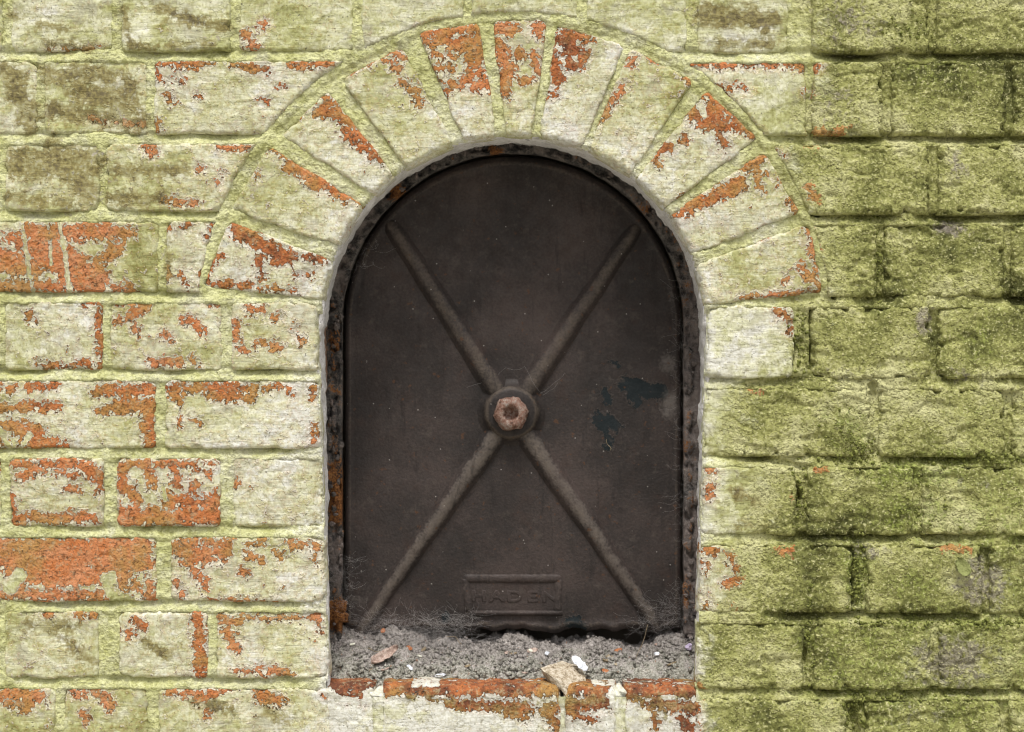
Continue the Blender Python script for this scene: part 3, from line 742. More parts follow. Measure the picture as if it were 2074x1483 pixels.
rust = (blob_field([(650, 720, 30, 130, 1.0), (655, 920, 25, 80, 0.8), (660, 1040, 30, 60, .6), (665, 1250, 30, 60, 0.6)], lx, ly) * sstep(0.03, 0.07, yd.ravel()))
reveal = child(mesh_obj('niche_lining', verts, grid_faces(n0, n1), M_REV, wall, dict(rust=rust, front=sstep(0.008, 0.0, yd.ravel()) * sstep(700, 1100, np.abs(lx - 1040) + ly))))
reveal['label'] = 'dusty whitewashed lining of the niche'

# ------------------------------------------------------------------ ground
gs = 150.0
ground = mesh_obj('ground', [(-gs, -gs, -0.57), (gs, -gs, -0.57), (gs, gs, -0.57), (-gs, gs, -0.57)], [(0, 1, 2, 3)], M_GROUND, None, None, False)  # added out of view; its paleness serves as a reflector for the niche
tag(ground, 'unseen ground at the foot of the wall, made pale to bounce light', kind='structure')

# ------------------------------------------------------------------ iron frame and door
DY = 0.094           # depth of the door face
def fr_outline(off, n_side=100, n_arc=190, y_bot=1330.0):
    """door-sized arch outline in photo units at door depth; off > 0 outward from the leaf edge"""
    pts = []
    lx0, rx0, cy0 = 700.0, 1378.0, 657.0
    c = 0.5 * (lx0 + rx0); r = 0.5 * (rx0 - lx0) + off
    for y in np.linspace(y_bot, cy0, n_side): pts.append((lx0 - off, y))
    for a in np.linspace(math.pi, 0, n_arc)[1:-1]: pts.append((c + r * math.cos(a), cy0 - r * math.sin(a)))
    for y in np.linspace(cy0, y_bot, n_side): pts.append((rx0 + off, y))
    return np.array(pts)

def deep_arr(px, py, y):
    s = 1 + y / D
    return np.stack([(px - CXP) * P * s, y, (CYP - py) * P * s], -1)

frame_root = empty('hatch_frame', deep(1039, 1330, DY))
tag(frame_root, 'rust-blistered iron frame lining the arched niche around the dark door', 'hatch frame')
prof = [(44, 0.080), (38, 0.0785), (32, 0.080), (26, 0.0815), (20, 0.0805), (15, 0.079), (11, 0.0785), (8, 0.0800), (6.5, 0.083), (6, 0.089), (5.5, 0.100), (5, 0.112)]
L = np.stack([fr_outline(o_) for o_, _ in prof], 1); n0, n1 = L.shape[:2]
yd = np.array([b for _, b in prof])[None, :] + 0 * L[..., 0]
ofs = np.array([a for a, _ in prof])[None, :] + 0 * L[..., 0]
sidx = np.arange(n0)[:, None] * 5.0 + 0 * L[..., 0]
mid = ((ofs > 9) & (ofs < 40)).astype(float)
bl = fbm(sidx, ofs, 26, 3, 800)
yd = yd + mid * (0.0022 * bl + 0.0014 * fbm(sidx, ofs, 10, 2, 820)) + np.where((fbm(sidx, ofs * 2.2, 30, 2, 840) > 0.42) & (mid > 0), 0.006, 0)
L[..., 0] += np.where(ofs < 10, 1.3, 2.0) * fbm(sidx, ofs, 40, 3, 860)
L[..., 1] += 1.5 * fbm(sidx, ofs, 40, 3, 870)
lx, ly = L[..., 0].ravel(), L[..., 1].ravel()
rust = blob_field([(672, 690, 30, 60, .5), (675, 790, 30, 60, .4), (680, 880, 30, 40, .45), (685, 1000, 30, 80, 1.0), (690, 1245, 30, 36, 1.5), (806, 390, 24, 24, 1.0), (1000, 305, 20, 20, .9), (690, 620, 30, 60, .3), (1385, 600, 20, 80, .5), (1392, 900, 20, 50, .5), (1388, 1200, 25, 40, .7), (1310, 420, 40, 40, .5)], lx, ly)
dust = blob_field([(1395, 800, 40, 280, 1.05), (1395, 1150, 40, 220, 0.95), (690, 1130, 30, 70, .9), (690, 560, 30, 60, .7), (1290, 440, 80, 80, .7), (740, 440, 60, 70, .7), (1040, 310, 200, 30, .5)], lx, ly)
fo = mesh_obj('frame_ring', deep_arr(lx, ly, yd.ravel()), grid_faces(n0, n1), M_FRAME, frame_root, dict(rust=rust, dust=dust))
child(fo, frame_root.location)
# blisters of rust standing off the frame
def lump(center, size, seed, flat=0.6, sub=2):
    bm = bmesh.new(); bmesh.ops.create_icosphere(bm, subdivisions=sub, radius=1.0)
    r_ = random.Random(seed)
    ax = Vector((r_.uniform(-1, 1), r_.uniform(-1, 1), r_.uniform(-1, 1)))
    ph = [r_.uniform(0, 6.28) for _ in range(6)]
    for v in bm.verts:
        n = v.co.normalized()
        f = 1 + 0.28 * math.sin(3.1 * n.x + ph[0]) * math.cos(2.7 * n.y + ph[1]) + 0.18 * math.sin(5.3 * n.z + ph[2] + 3 * n.x) + r_.uniform(-.08, .08)
        v.co = Vector((n.x * f * size[0], n.y * f * size[1] * flat, n.z * f * size[2])) + Vector(center)
    return bm
RB = []
rb_ = random.Random(31)
fo_ = fr_outline(22.0)
for _ in range(90):
    q_ = fo_[rb_.randrange(4, len(fo_) - 4)]
    RB.append((q_[0] + rb_.uniform(-13, 13), q_[1] + rb_.uniform(-4, 4), rb_.uniform(3, 8), rb_.uniform(3, 10), rb_.choice((0.0, 0.1, 0.2, 0.45, 0.1, 0.3))))
for i, (px, py, w, h, rr) in enumerate([(683, 690, 9, 22, .7), (676, 735, 8, 18, .6), (672, 735, 6, 10, .5), (676, 848, 8, 34, .35), (680, 905, 7, 14, .6), (684, 1000, 8, 26, .9), (690, 1228, 13, 16, 1.0), (693, 1252, 12, 12, 1.0), (683, 1245, 8, 18, 1), (1396, 760, 8, 30, .25), (1394, 850, 8, 24, .3), (1392, 1100, 9, 26, .3), (1390, 1195, 9, 16, .6), (1396, 1010, 8, 30, .3)] + RB):
    c = deep(px, py, 0.080)
    bm = lump(c, (w * P, 0.004, h * P), 40 + i)
    o = bm_obj('rust_blister', bm, M_FRAME, frame_root, True)
    child(o, frame_root.location)
    a = o.data.attributes.new('rust', 'FLOAT', 'POINT'); a.data.foreach_set('value', np.full(len(o.data.vertices), rr, np.float32))
    a = o.data.attributes.new('dust', 'FLOAT', 'POINT'); a.data.foreach_set('value', np.full(len(o.data.vertices), 1 - rr, np.float32) * .8)

door = empty('iron_hatch', deep(1039, 1330, DY))
tag(door, 'dark brown cast iron arched door with crossed ribs and central nut', 'hatch')
PEEL = [(1268,780,1338,795,15),(1280,790,1292,815,13),(1225,795,1235,815,6),(1215,850,1245,860,15),(1225,870,1235,900,10),(1243,735,1250,740,4),(1160,1262,1175,1270,12),(900,1250,905,1255,6),(1300,780,1310,805,9)]
DUST = [(1352,735,26,28,.8),(1358,820,22,36,.85),(735,1215,40,50,.45),(760,1160,50,60,.3),(1362,600,14,40,.5),(1350,1010,20,120,.3),(720,1080,14,160,.25),(1190,335,24,10,.9),(1250,370,40,10,.4)]
nr, base_out = 74, fr_outline(0.0, y_bot=1276.0)
cc = np.array([1039.0, 835.0])
ts = np.concatenate([np.linspace(0.0, 0.97, nr), [0.982, 0.992, 1.0, 1.0]])
Lp = cc + (base_out[:, None, :] - cc) * ts[None, :, None]
bot = cc + (np.array([(x, 1276.0 + 9 * fbm(np.array([x]), np.array([0.0]), 60, 3, 950)[0]) for x in np.linspace(1378, 700, 120)[1:-1]])[:, None, :] - cc) * ts[None, :, None]
Lp = np.concatenate([Lp, bot], 0)
n0, n1 = Lp.shape[:2]
lx, ly = Lp[..., 0].ravel(), Lp[..., 1].ravel()
tt = np.broadcast_to(ts[None, :], (n0, n1)).ravel().copy()
yd = DY - 0.0035 * (1 - tt ** 2) + 0.0005 * fbm(lx, ly, 160, 3, 900)
yd = yd + np.interp(tt, [0, .965, .972, .982, .99, 1], [0, 0, -0.0016, -0.0016, 0.0005, 0.001])
last = np.zeros((n0, n1), bool); last[:, -1] = True
yd = np.where(last.ravel(), DY + 0.02, yd)
wear = np.where((tt > .966) & (tt < .99), 0.55, 0.0)
leaf_o = mesh_obj('hatch_plate', deep_arr(lx, ly, yd), grid_faces(n0, n1, wrap=True), M_DOOR, door, dict(peel=seg_field(PEEL, lx, ly), dust=blob_field(DUST, lx, ly), wear=wear))
child(leaf_o, door.location)

def fill_attr(o, **kw):
    for k_, v_ in kw.items():
        a = o.data.attributes.new(k_, 'FLOAT', 'POINT')
        a.data.foreach_set('value', np.broadcast_to(np.asarray(v_, np.float32), (len(o.data.vertices),)).copy())

def rib(p0, p1, w0, w1, h0, h1, pale):
    n, m = 60, 15
    a = np.array(p0, float); b = np.array(p1, float)
    dv = (b - a) / np.linalg.norm(b - a); nv = np.array([-dv[1], dv[0]])
    V, wr = [], []
    for i in range(n):
        t = i / (n - 1)
        taper = 1.0 if t < .9 else max(0.05, math.sqrt(max(0, 1 - ((t - .9) / .1) ** 2)))
        w = (w0 + (w1 - w0) * t) * (0.55 + 0.45 * taper); h = (h0 + (h1 - h0) * t) * taper
        c = a + (b - a) * t + nv * 2.0 * fbm(np.array([t * 900]), np.array([p1[0]]), 200, 2, 5)[0]
        for j in range(m):
            s = -1.35 + 2.7 * j / (m - 1)
            pr = max(0.0, 1 - (abs(s) ** 2.2)) ** 0.55 if abs(s) < 1 else 0
            pr = max(pr, 0.22 * math.exp(-((abs(s) - 0.9) / .2) ** 2))
            q_ = c + nv * s * w
            rr = math.hypot(q_[0] - 1039, q_[1] - 835) / 470
            y = DY - 0.0035 * max(0, 1 - rr * rr) + (0.0015 if abs(s) > 1.2 else 0) - h * pr + 0.00012 * random.uniform(-1, 1)
            V.append(deep(q_[0], q_[1], y)); wr.append(0.9 * pr)
    o = mesh_obj('rib', np.array(V), grid_faces(n, m), M_DOOR, door, dict(peel=-1.9, dust=np.array(wr) * pale, wear=np.array(wr) * 0.75))
    return child(o, door.location)
HUB = (1036, 836)
for end, w0, w1 in (((786, 446), 23, 15), ((1292, 456), 23, 14), ((722, 1288), 22, 14), ((1338, 1276), 23, 15)):
    rib(HUB, end, w0, w1, 0.0085, 0.0062, 0.62 if end[1] > 1000 else 0.28)

def lathe(center, prof, n=48, wob=0.0, seed=1):
    """profile (radius px, depth) about an axis pointing out of the wall"""
    V = []
    for i in range(n):
        a = 2 * math.pi * i / n
        for (r, y) in prof:
            rr = r + wob * float(fbm(np.array([math.cos(a) * 30 + r]), np.array([math.sin(a) * 30]), 20, 2, seed)[0])
            V.append(deep(center[0] + rr * math.cos(a), center[1] + rr * math.sin(a), y))
    return np.array(V), grid_faces(n, len(prof), wrap=True)
b0 = DY - 0.0035
v, f = lathe(HUB, [(72, b0 + .001), (66, b0 - .0006), (60, b0 - .0025), (55, b0 - .0058), (52, b0 - .0095), (49, b0 - .0115), (44, b0 - .0125), (20, b0 - .0128), (1, b0 - .0128)], 56, 1.2)
hub_wear = np.tile(np.array([0.1, .2, .3, .55, .75, .7, .3, .2, .2]), 56)
hub = child(mesh_obj('hub', v, f, M_DOOR, door, dict(peel=-1.2, dust=0.0, wear=hub_wear)), door.location)
# hexagonal nut with the hollow end of its bolt
nb = b0 - 0.0128
bmN = bmesh.new()
rings = []
for (r, y, hexa) in [(35, nb + .001, .75), (35.5, nb - .005, .75), (33.5, nb - .0085, .7), (28, nb - .0115, .35), (22, nb - .0124, 0), (17, nb - .0121, 0), (14.5, nb - .0105, 0), (13.5, nb - .006, 0), (9, nb - .0035, 0), (1, nb - .003, 0)]:
    ring = []
    for i in range(48):
        a = 2 * math.pi * i / 48
        k = (a + math.radians(8)) % (math.pi / 3) - math.pi / 6
        hx = math.cos(math.pi / 6) / math.cos(k) * 1.06
        rr = r * (hexa * hx + (1 - hexa)) + 1.3 * random.uniform(-1, 1)
        ring.append(bmN.verts.new(deep(1035 + rr * math.cos(a), 838 + rr * math.sin(a), y + random.uniform(-.0003, .0003))))
    rings.append(ring)
for ra, rb in zip(rings, rings[1:]):
    for i in range(48): bmN.faces.new((ra[i], ra[(i + 1) % 48], rb[(i + 1) % 48], rb[i]))
nut = child(bm_obj('nut', bmN, M_NUT, door, True), door.location)
nut['label'] = 'rusty pinkish hexagonal nut'
# raised maker's panel
def bar(pts, w, h, n=30):
    V = []; m = 9
    pts = np.array(pts, float)
    a, b = pts; dv = (b - a) / np.linalg.norm(b - a); nv = np.array([-dv[1], dv[0]])
    for i in range(n):
        t = i / (n - 1); tp = min(1, min(t, 1 - t) * 14 + 0.15)
        for j in range(m):
            s = -1 + 2 * j / (m - 1)
            q_ = a + (b - a) * t + nv * s * w
            V.append(deep(q_[0], q_[1], DY - 0.0012 + 0.0008 - h * tp * math.sqrt(max(0, 1 - s * s)) + 0.0002 * random.uniform(-1, 1)))
    return np.array(V), grid_faces(n, m)
vs_, fs_, off = [], [], 0
for pts, w, h in (([(936, 1172), (1140, 1172)], 10, 0.0030), ([(948, 1242), (1140, 1242)], 6, 0.0042), ([(943, 1170), (950, 1240)], 9, 0.0022), ([(1131, 1172), (1129, 1240)], 9, 0.0022)):
    v, f = bar(pts, w, h); vs_.append(v); fs_.append(f + off); off += len(v)
plate = child(mesh_obj('maker_panel', np.concatenate(vs_), np.concatenate(fs_), M_DOOR, door, dict(peel=-5.0, dust=0.25, wear=0.35)), door.location)
for i, ch in enumerate('HADEN'):
    cu = bpy.data.curves.new('letter', 'FONT'); cu.body = ch; cu.size = 38 * P * 1.06; cu.extrude = 0.0009; cu.bevel_depth = 0.0008; cu.align_x = 'CENTER'
    to = bpy.data.objects.new('letter_text', cu); COL.objects.link(to)
    dg = bpy.context.evaluated_depsgraph_get()
    me = bpy.data.meshes.new_from_object(to.evaluated_get(dg))
    bpy.data.objects.remove(to)
    lo = bpy.data.objects.new('letter', me); COL.objects.link(lo)
    me.materials.clear(); me.materials.append(M_DOOR)
    lo.parent = plate
    lo.location = deep(970 + i * 36, 1217 + i * 0.5, DY - 0.0001); lo.rotation_euler = (math.radians(90), 0, 0); lo.scale = (1.12, 0.80, 1)
    fill_attr(lo, peel=-5.0, dust=0.1, wear=0.2)

# ------------------------------------------------------------------ dust and crumbs on the ledge
SILL_Z = (CYP - 1398) * P
def debris_z(x, y):
    """height of the debris on the ledge above the sill top; x in grid units, y depth in m"""
    t = np.clip((y - 0.026) / 0.066, 0, 1)
    h = -0.001 + 0.029 * t ** 0.75
    h = h + 0.0065 * fbm(x, y / P, 90, 3, 1000) * (0.4 + t) + 0.0034 * fbm(x, y / P, 22, 3, 1010) + 0.0022 * fbm(x, y / P, 9, 2, 1020)
    h = h + 0.014 * np.exp(-((x - 790) / 90) ** 2) * t ** 2 + 0.012 * np.exp(-((x - 665) / 40) ** 2) * t ** 1.5 + 0.010 * np.exp(-((x - 1400) / 60) ** 2) * t
    h = h - 0.005 * sstep(0.038, 0.024, y)
    return h
xs = np.arange(640, 1436, 2.6); yv = np.arange(0.020, 0.118, 0.0011)
X, Y = np.meshgrid(xs, yv, indexing='ij')
hz = debris_z(X, Y)
V = np.stack([(X - CXP) * P, Y, SILL_Z + hz], -1).reshape(-1, 3)
deb = mesh_obj('debris', V, grid_faces(len(xs), len(yv)), M_DEB)
tag(deb, 'grey dust, crumbled mortar and dead moss heaped on the niche ledge', 'debris', kind='stuff')

def octa_cloud(name, C, S, mat, rnd, parent=None):
    base_v = np.array([(1, 0, 0), (-1, 0, 0), (0, 1, 0), (0, -1, 0), (0, 0, 1), (0, 0, -1)], float)
    base_f = np.array([(0, 2, 4), (2, 1, 4), (1, 3, 4), (3, 0, 4), (2, 0, 5), (1, 2, 5), (3, 1, 5), (0, 3, 5)])
    n = len(C)
    V = base_v[None] * (0.6 + 0.7 * rnd.random((n, 6, 1))) * S[:, None, None] + rnd.normal(0, .22, (n, 6, 3)) * S[:, None, None]
    ang = rnd.random(n) * 6.28; ca, sa = np.cos(ang)[:, None], np.sin(ang)[:, None]
    x = V[..., 0] * ca - V[..., 2] * sa; z = V[..., 0] * sa + V[..., 2] * ca
    V = np.stack([x, V[..., 1], z], -1) + C[:, None, :]
    F = (base_f[None] + (np.arange(n) * 6)[:, None, None]).reshape(-1, 3)
    return mesh_obj(name, V.reshape(-1, 3), F, mat, parent)
n = 7000
cx = rng.uniform(650, 1424, n); cyd = 0.025 + 0.070 * rng.random(n) ** 1.4
keep = fbm(cx, cyd / P, 60, 2, 1100) > -0.25
cx, cyd = cx[keep], cyd[keep]
S = (0.0007 + 0.0030 * rng.random(len(cx)) ** 2.6) * (1.2 - 0.7 * (cyd - 0.025) / 0.070)
C = np.stack([(cx - CXP) * P, cyd, SILL_Z + debris_z(cx, cyd) + S * 0.35], -1)
o = octa_cloud('crumbs', C, S, M_DEB, rng)
tag(o, 'fine crumbs and moss fragments scattered over the ledge dust', 'crumbs', kind='stuff')

def ledge_point(px, y, lift=0.0):
    s = 1 + y / D
    gx = CXP + (px - CXP) * s
    return Vector(((px - CXP) * P * s, y, SILL_Z + float(debris_z(np.array([gx]), np.array([y]))[0]) + lift))

# stone: an angular lump with a flat top
bm = bmesh.new()
sp = Vector(deep(1140, 1386, 0.012))
ptsS = [(1094, 1353, .022), (1138, 1339, .042), (1176, 1350, .040), (1186, 1368, .030), (1128, 1376, .006), (1118, 1386, .012), (1148, 1408, .003), (1186, 1390, .016), (1160, 1398, .004), (1150, 1372, .048), (1104, 1374, .032), (1112, 1366, .010)]
for q_ in ptsS: bm.verts.new(deep(*q_))
bmesh.ops.convex_hull(bm, input=bm.verts)
for v in [v for v in bm.verts if not v.link_faces]: bm.verts.remove(v)
bmesh.ops.subdivide_edges(bm, edges=bm.edges[:], cuts=4, use_grid_fill=True)
for v in bm.verts:
    q_ = v.co * 1000
    v.co += Vector((1, .4, 1)) * 0.0009 * float(fbm(np.array([q_.x * 3 + q_.y * 2]), np.array([q_.z * 3 + q_.y]), 14, 3, 7)[0])
o = bm_obj('stone', bm, M_STONE)
tag(o, 'angular buff stone fragment lying on the red sill edge', 'stone')

def flake(name, center, ln, wd, ang, curl, thick, mat, tiltx=0.5, seed=0, n=12, m=6):
    """thin curved flake; ang is its direction in the wall plane, tilt leans it back"""
    r_ = random.Random(seed)
    ca, sa = math.cos(ang), math.sin(ang)
    top, botm = [], []
    wobs = [1 + r_.uniform(-.18, .18) for _ in range(n)]
    for i in range(n):
        t = -1 + 2 * i / (n - 1)
        w = wd * math.sqrt(max(0.02, 1 - abs(t) ** 2.4)) * wobs[i]
        for j in range(m):
            s = -1 + 2 * j / (m - 1)
            a, b = t * ln, s * w
            hgt = curl * (s * s * 0.8 + 0.4 * t * t) + r_.uniform(-.04, .04) * wd
            x = a * ca - b * sa; z = (a * sa + b * ca)
            co = Vector(center) + Vector((x, z * math.cos(tiltx) - hgt * math.sin(tiltx) * 0, z * math.sin(tiltx))) + Vector((0, -math.sin(tiltx), math.cos(tiltx))) * hgt
            top.append(co); botm.append(co - Vector((0, -math.sin(tiltx), math.cos(tiltx))) * thick)
    F = grid_faces(n, m); N_ = n * m
    fs = [tuple(q_) for q_ in F] + [tuple(int(k_) + N_ for k_ in q_[::-1]) for q_ in F]
    rim = [i * m for i in range(n)] + [(n - 1) * m + j for j in range(1, m)] + [i * m + m - 1 for i in range(n - 2, -1, -1)] + [j for j in range(m - 2, 0, -1)]
    for a, b in zip(rim, rim[1:] + rim[:1]): fs.append((a, a + N_, b + N_, b))
    fs = [tuple(int(k_) for k_ in q_) for q_ in fs]
    return mesh_obj(name, np.array([tuple(v) for v in top + botm]), fs, mat)
px2 = P
o = flake('paint_chip', Vector(deep(1174, 1344, 0.030)), 22 * px2, 9 * px2, math.radians(-48), 0.001, 0.0008, M_CHIP, 0.9, 3)
tag(o, 'bright white paint chip leaning on the stone', 'paint chip')
o = flake('dry_leaf', ledge_point(780, 0.050, 0.007), 34 * px2, 11 * px2, math.radians(38), 0.006, 0.0005, M_LEAF, 0.75, 5, 16, 8)
tag(o, 'curled dry brown leaf on the ledge dust', 'dry leaf')
for i, (px, y, ln, wd, ang, mat, nm, lb, ct) in enumerate([
    (1228, 0.043, 11, 5, -30, M_RUSTF, 'brick_flake', 'small orange flake between the stone and right jamb', 'flake'),
    (829, 0.072, 8, 5, -40, M_RUSTF, 'brick_flake', 'small orange flake in the dust above the curled leaf', 'flake'),
    (776, 0.082, 6, 5, 60, M_RUSTF, 'brick_flake', 'tiny orange flake under the cobweb by the lower left rib', 'flake'),
    (892, 0.034, 12, 4, 10, M_CHIP, 'paint_chip', 'white chip lying flat at the red sill edge', 'paint chip'),
    (830, 0.045, 9, 4, -50, M_CHIP, 'paint_chip', 'pale bluish chip on the dust right of the curled leaf', 'paint chip'),
    (1108, 0.075, 5, 5, 70, M_CHIP, 'paint_chip', 'small white chip standing at the foot of the door', 'paint chip'),
    (1078, 0.068, 12, 6, 15, M_LEAF, 'leaf_scrap', 'pale brown leaf scrap on dust near the foot of the door', 'leaf scrap'),
    (1252, 0.074, 9, 4, 20, M_RUSTF, 'brick_flake', 'thin orange flake against the dark foot of the door', 'flake'),
    (772, 0.060, 7, 8, 60, M_LEAF, 'leaf_scrap', 'tan leaf scrap standing above the curled leaf', 'leaf scrap'),
    (1330, 0.056, 6, 4, 0, M_CHIP, 'paint_chip', 'faint blue-white chip in the dust near the right jamb', 'paint chip'),
    ]):
    o = flake(nm, ledge_point(px, y, 0.003), ln * px2, wd * px2, math.radians(ang), 0.0015, 0.0006, mat, 0.7, 60 + i, 8, 5)
    tag(o, lb, ct)
rs = random.Random(77)
def where_(px, y):
    w = next(t for lim, t in ((760, 'beside the left jamb'), (860, 'around the curled leaf'), (960, 'under the cobweb heap'), (1085, 'below the maker panel'), (1195, 'behind the buff stone'), (1310, 'between stone and right jamb'), (9999, 'beside the right jamb')) if px < lim)
    return w + (', near the sill edge' if y < 0.055 else ', near the foot of the hatch')
used_ = set()
for i in range(34):
    px, y = rs.uniform(680, 1390), 0.034 + 0.05 * rs.random()
    kd_ = rs.random() < .5; wdt = rs.uniform(1.5, 4)
    lb_ = ('tiny pale plaster crumb ' if kd_ else ('broad ' if wdt > 2.8 else 'narrow ') + 'brown leaf fragment ') + where_(px, y)
    if lb_ in used_: continue
    used_.add(lb_)
    if kd_:
        o = flake('plaster_crumb', ledge_point(px, y, 0.0012), rs.uniform(3, 6) * px2, rs.uniform(2, 4) * px2, rs.uniform(0, 3.1), 0.0008, 0.001, rs.choice((M_LIME, M_STONE, M_STONE)), rs.uniform(.3, .9), 300 + i, 7, 4)
        tag(o, lb_, 'crumb', 'plaster crumbs in the ledge dust')
    else:
        o = flake('leaf_fragment', ledge_point(px, y, 0.0014), rs.uniform(5, 12) * px2, wdt * px2, rs.uniform(-.6, .9), 0.0016, 0.0004, rs.choice((M_LEAF, M_TWIG, M_TWIG)), rs.uniform(.3, .9), 400 + i, 9, 4)
        tag(o, lb_, 'leaf fragment', 'leaf fragments in the ledge dust')
bm = lump(deep(1394, 1311, 0.058), (6.5 * P, 0.003, 8 * P), 9, 1.0)
o = bm_obj('grit', bm, M_LILAC, None, False); tag(o, 'pale lilac grain of grit in the lower right corner of the niche', 'grit')

# loose lime mortar lumps on the sill joints
for i, (px, py, w, h) in enumerate([(764, 1411, 20, 12), (1257, 1408, 14, 14), (684, 1404, 14, 6)]):
    bm = lump(to_world(np.array(px), np.array(py), 0.012), (w * P, 0.010, h * P), 200 + i, 1.0, 3)
    o = bm_obj('mortar_lump', bm, M_LIME, wall, True); child(o)

# ------------------------------------------------------------------ threads: cobwebs and stalks
def threads(name, strands, r, mat):
    V, F, off = [], [], 0
    for pts in strands:
        pts = [Vector(p_) for p_ in pts]
        for i, p_ in enumerate(pts):
            t = (pts[min(i + 1, len(pts) - 1)] - pts[max(i - 1, 0)]).normalized()
            a = t.cross(Vector((0.3, 1, 0.2))).normalized(); b = t.cross(a)
            for k in range(3):
                an = k * 2.094
                V.append(p_ + (a * math.cos(an) + b * math.sin(an)) * r)
        m_ = len(pts)
        for i in range(m_ - 1):
            for k in range(3):
                F.append((off + i * 3 + k, off + i * 3 + (k + 1) % 3, off + (i + 1) * 3 + (k + 1) % 3, off + (i + 1) * 3 + k))
        off += m_ * 3
    return mesh_obj(name, np.array([tuple(v) for v in V]), np.array(F), mat, None)
def strand(a, b, sag, wobble, n=9, r_=random):
    a, b = Vector(a), Vector(b); out = []
    k = [Vector((r_.gauss(0, 1), r_.gauss(0, 1), r_.gauss(0, 1))) * wobble for _ in range(3)]
    for i in range(n):
        t = i / (n - 1); s = math.sin(math.pi * t)
        out.append(a.lerp(b, t) + Vector((0, 0, -sag * s)) + k[0] * s + k[1] * math.sin(2 * math.pi * t) * .6 + k[2] * math.sin(3 * math.pi * t) * .4)
    return out
def web(px0, px1, py0, py1, y0, y1, cnt, ln, seed, wob=0.004):
    r_ = random.Random(seed); S_ = []
    for _ in range(cnt):
        x, y, d = r_.uniform(px0, px1), r_.uniform(py0, py1), r_.uniform(y0, y1)
        a = r_.uniform(0, 6.28); l = ln * r_.uniform(.4, 1.3)
        S_.append(strand(deep(x, y, d), deep(x + l * math.cos(a), y + l * .6 * math.sin(a), min(y1, max(y0, d + r_.uniform(-.01, .01)))), r_.uniform(0, .003), wob * r_.uniform(.3, 1), 9, r_))
    return S_
o = threads('cobweb', web(735, 960, 1245, 1310, 0.058, 0.090, 620, 50, 1, 0.002), 0.000045, M_WEB)
tag(o, 'matted grey cobweb heaped against the lower left rib end', 'cobweb')
o = threads('cobweb', web(1285, 1372, 1210, 1290, 0.070, 0.088, 110, 44, 2, 0.0018) + web(1370, 1404, 1180, 1300, 0.06, 0.08, 110, 40, 3, 0.0018), 0.000045, M_WEB)
tag(o, 'dusty cobweb in the corner beside the lower right rib end', 'cobweb')
o = threads('cobweb', web(664, 712, 1120, 1230, 0.066, 0.082, 130, 34, 4, 0.0018), 0.000045, M_WEB)
tag(o, 'cobweb clinging to the lower left of the iron frame', 'cobweb')
o = threads('cobweb', web(1375, 1412, 520, 1100, 0.066, 0.080, 260, 40, 5, 0.0018), 0.000045, M_WEB)
tag(o, 'wisps of cobweb down the right side of the iron frame', 'cobweb')
o = threads('cobweb', web(672, 760, 380, 560, 0.066, 0.080, 80, 36, 6, 0.0018), 0.000045, M_WEB)
tag(o, 'wisps of cobweb on the upper left curve of the iron frame', 'cobweb')
o = threads('cobweb', [strand(deep(1024, 745, .085), deep(1062, 742, .085), .002, .0005), strand(deep(1095, 797, .078), deep(1145, 755, .088), .002, .001), strand(deep(1100, 800, .078), deep(1130, 775, .088), .001, .001),
    strand(deep(945, 785, .088), deep(1024, 745, .085), .003, .001), strand(deep(1062, 742, .085), deep(1095, 797, .078), .001, .001)], 0.000045, M_WEB)
tag(o, 'single fine cobweb threads around the door hub and nut', 'cobweb')
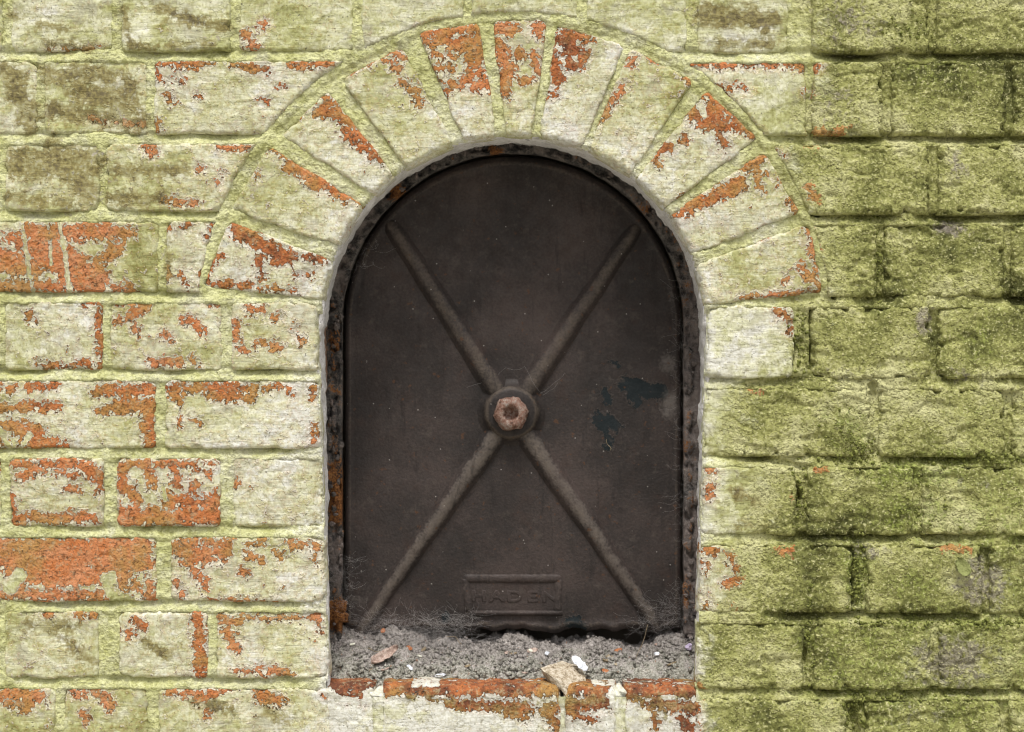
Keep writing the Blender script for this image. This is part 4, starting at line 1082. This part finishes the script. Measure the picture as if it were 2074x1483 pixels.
for i, (a, b, lb) in enumerate([
    ((1285, 1340, .055), (1312, 1265, .080), 'thin dry stalk leaning up by the lower right rib'),
    ((905, 1290, .070), (935, 1305, .066), 'short bent dry stalk on the left cobweb'),
    ((1074, 1418, .022), (1092, 1388, .030), 'fine dark stalk hanging over the red sill edge'),
    ((745, 1313, .060), (770, 1318, .055), 'straw bit lying in dust left of the cobweb heap'),
    ((1228, 890, .086), (1236, 912, .085), 'tiny pale straw stuck to the door by the peeled patch')]):
    o = threads('stalk', [strand(deep(*a), deep(*b), 0, .0012)], 0.00032, M_TWIG); tag(o, lb, 'stalk')

# ------------------------------------------------------------------ moss and loose grains on the damp side
def scatter(blobs, n, seed, smin, smax):
    r_ = np.random.default_rng(seed); xs_, ys_ = [], []
    for (cx_, cy_, rx, ry, w) in blobs:
        k = int(n * w); xs_.append(r_.normal(cx_, rx * .5, k)); ys_.append(r_.normal(cy_, ry * .5, k))
    x = np.concatenate(xs_); y = np.concatenate(ys_)
    return x, y, smin + (smax - smin) * r_.random(len(x)) ** 2
x, y, S = scatter([(1738, 1172, 20, 110, 1), (1722, 880, 50, 50, .3), (1745, 910, 40, 30, .2), (1850, 932, 200, 10, .5), (2000, 928, 120, 10, .5), (1990, 1262, 130, 12, .8), (1800, 1262, 130, 12, .4), (1640, 1300, 16, 90, .5), (1860, 1040, 60, 60, .25), (1730, 1450, 24, 40, .5), (1800, 1410, 200, 10, .3), (1780, 530, 10, 110, .3), (1830, 60, 60, 50, .2), (1620, 690, 20, 70, .35), (1615, 1010, 24, 60, .4)], 260, 5, 0.0007, 0.0024)
ok = (x > 1440) & (x < 2100) & (y > -20) & (y < 1500)
x, y, S = x[ok], y[ok], S[ok]
inb = np.zeros(len(x), bool)
for k, row in ROWS.items():
    for (x0, x1) in row:
        inb |= (x > x0 + 4) & (x < x1 - 4) & (y > bed_y(ROW0 + k, x) + JH + 3) & (y < bed_y(ROW0 + k + 1, x) - JH - 3)
yd = np.where(inb, 0.0, mortar_depth(x, y) - S * .3)
o = octa_cloud('moss', to_world(x, y, yd), S, M_MOSS, np.random.default_rng(8))
tag(o, 'green moss grains in the joints of the damp brickwork', 'moss', kind='stuff')

o = flake('paint_flake', to_world(np.array(1947), np.array(1148), -0.004), 20 * P, 13 * P, math.radians(-60), 0.003, 0.0006, M_PFLK, 1.35, 12, 14, 8)
tag(o, 'curled green paint flake lifting off the damp brickwork', 'paint flake')
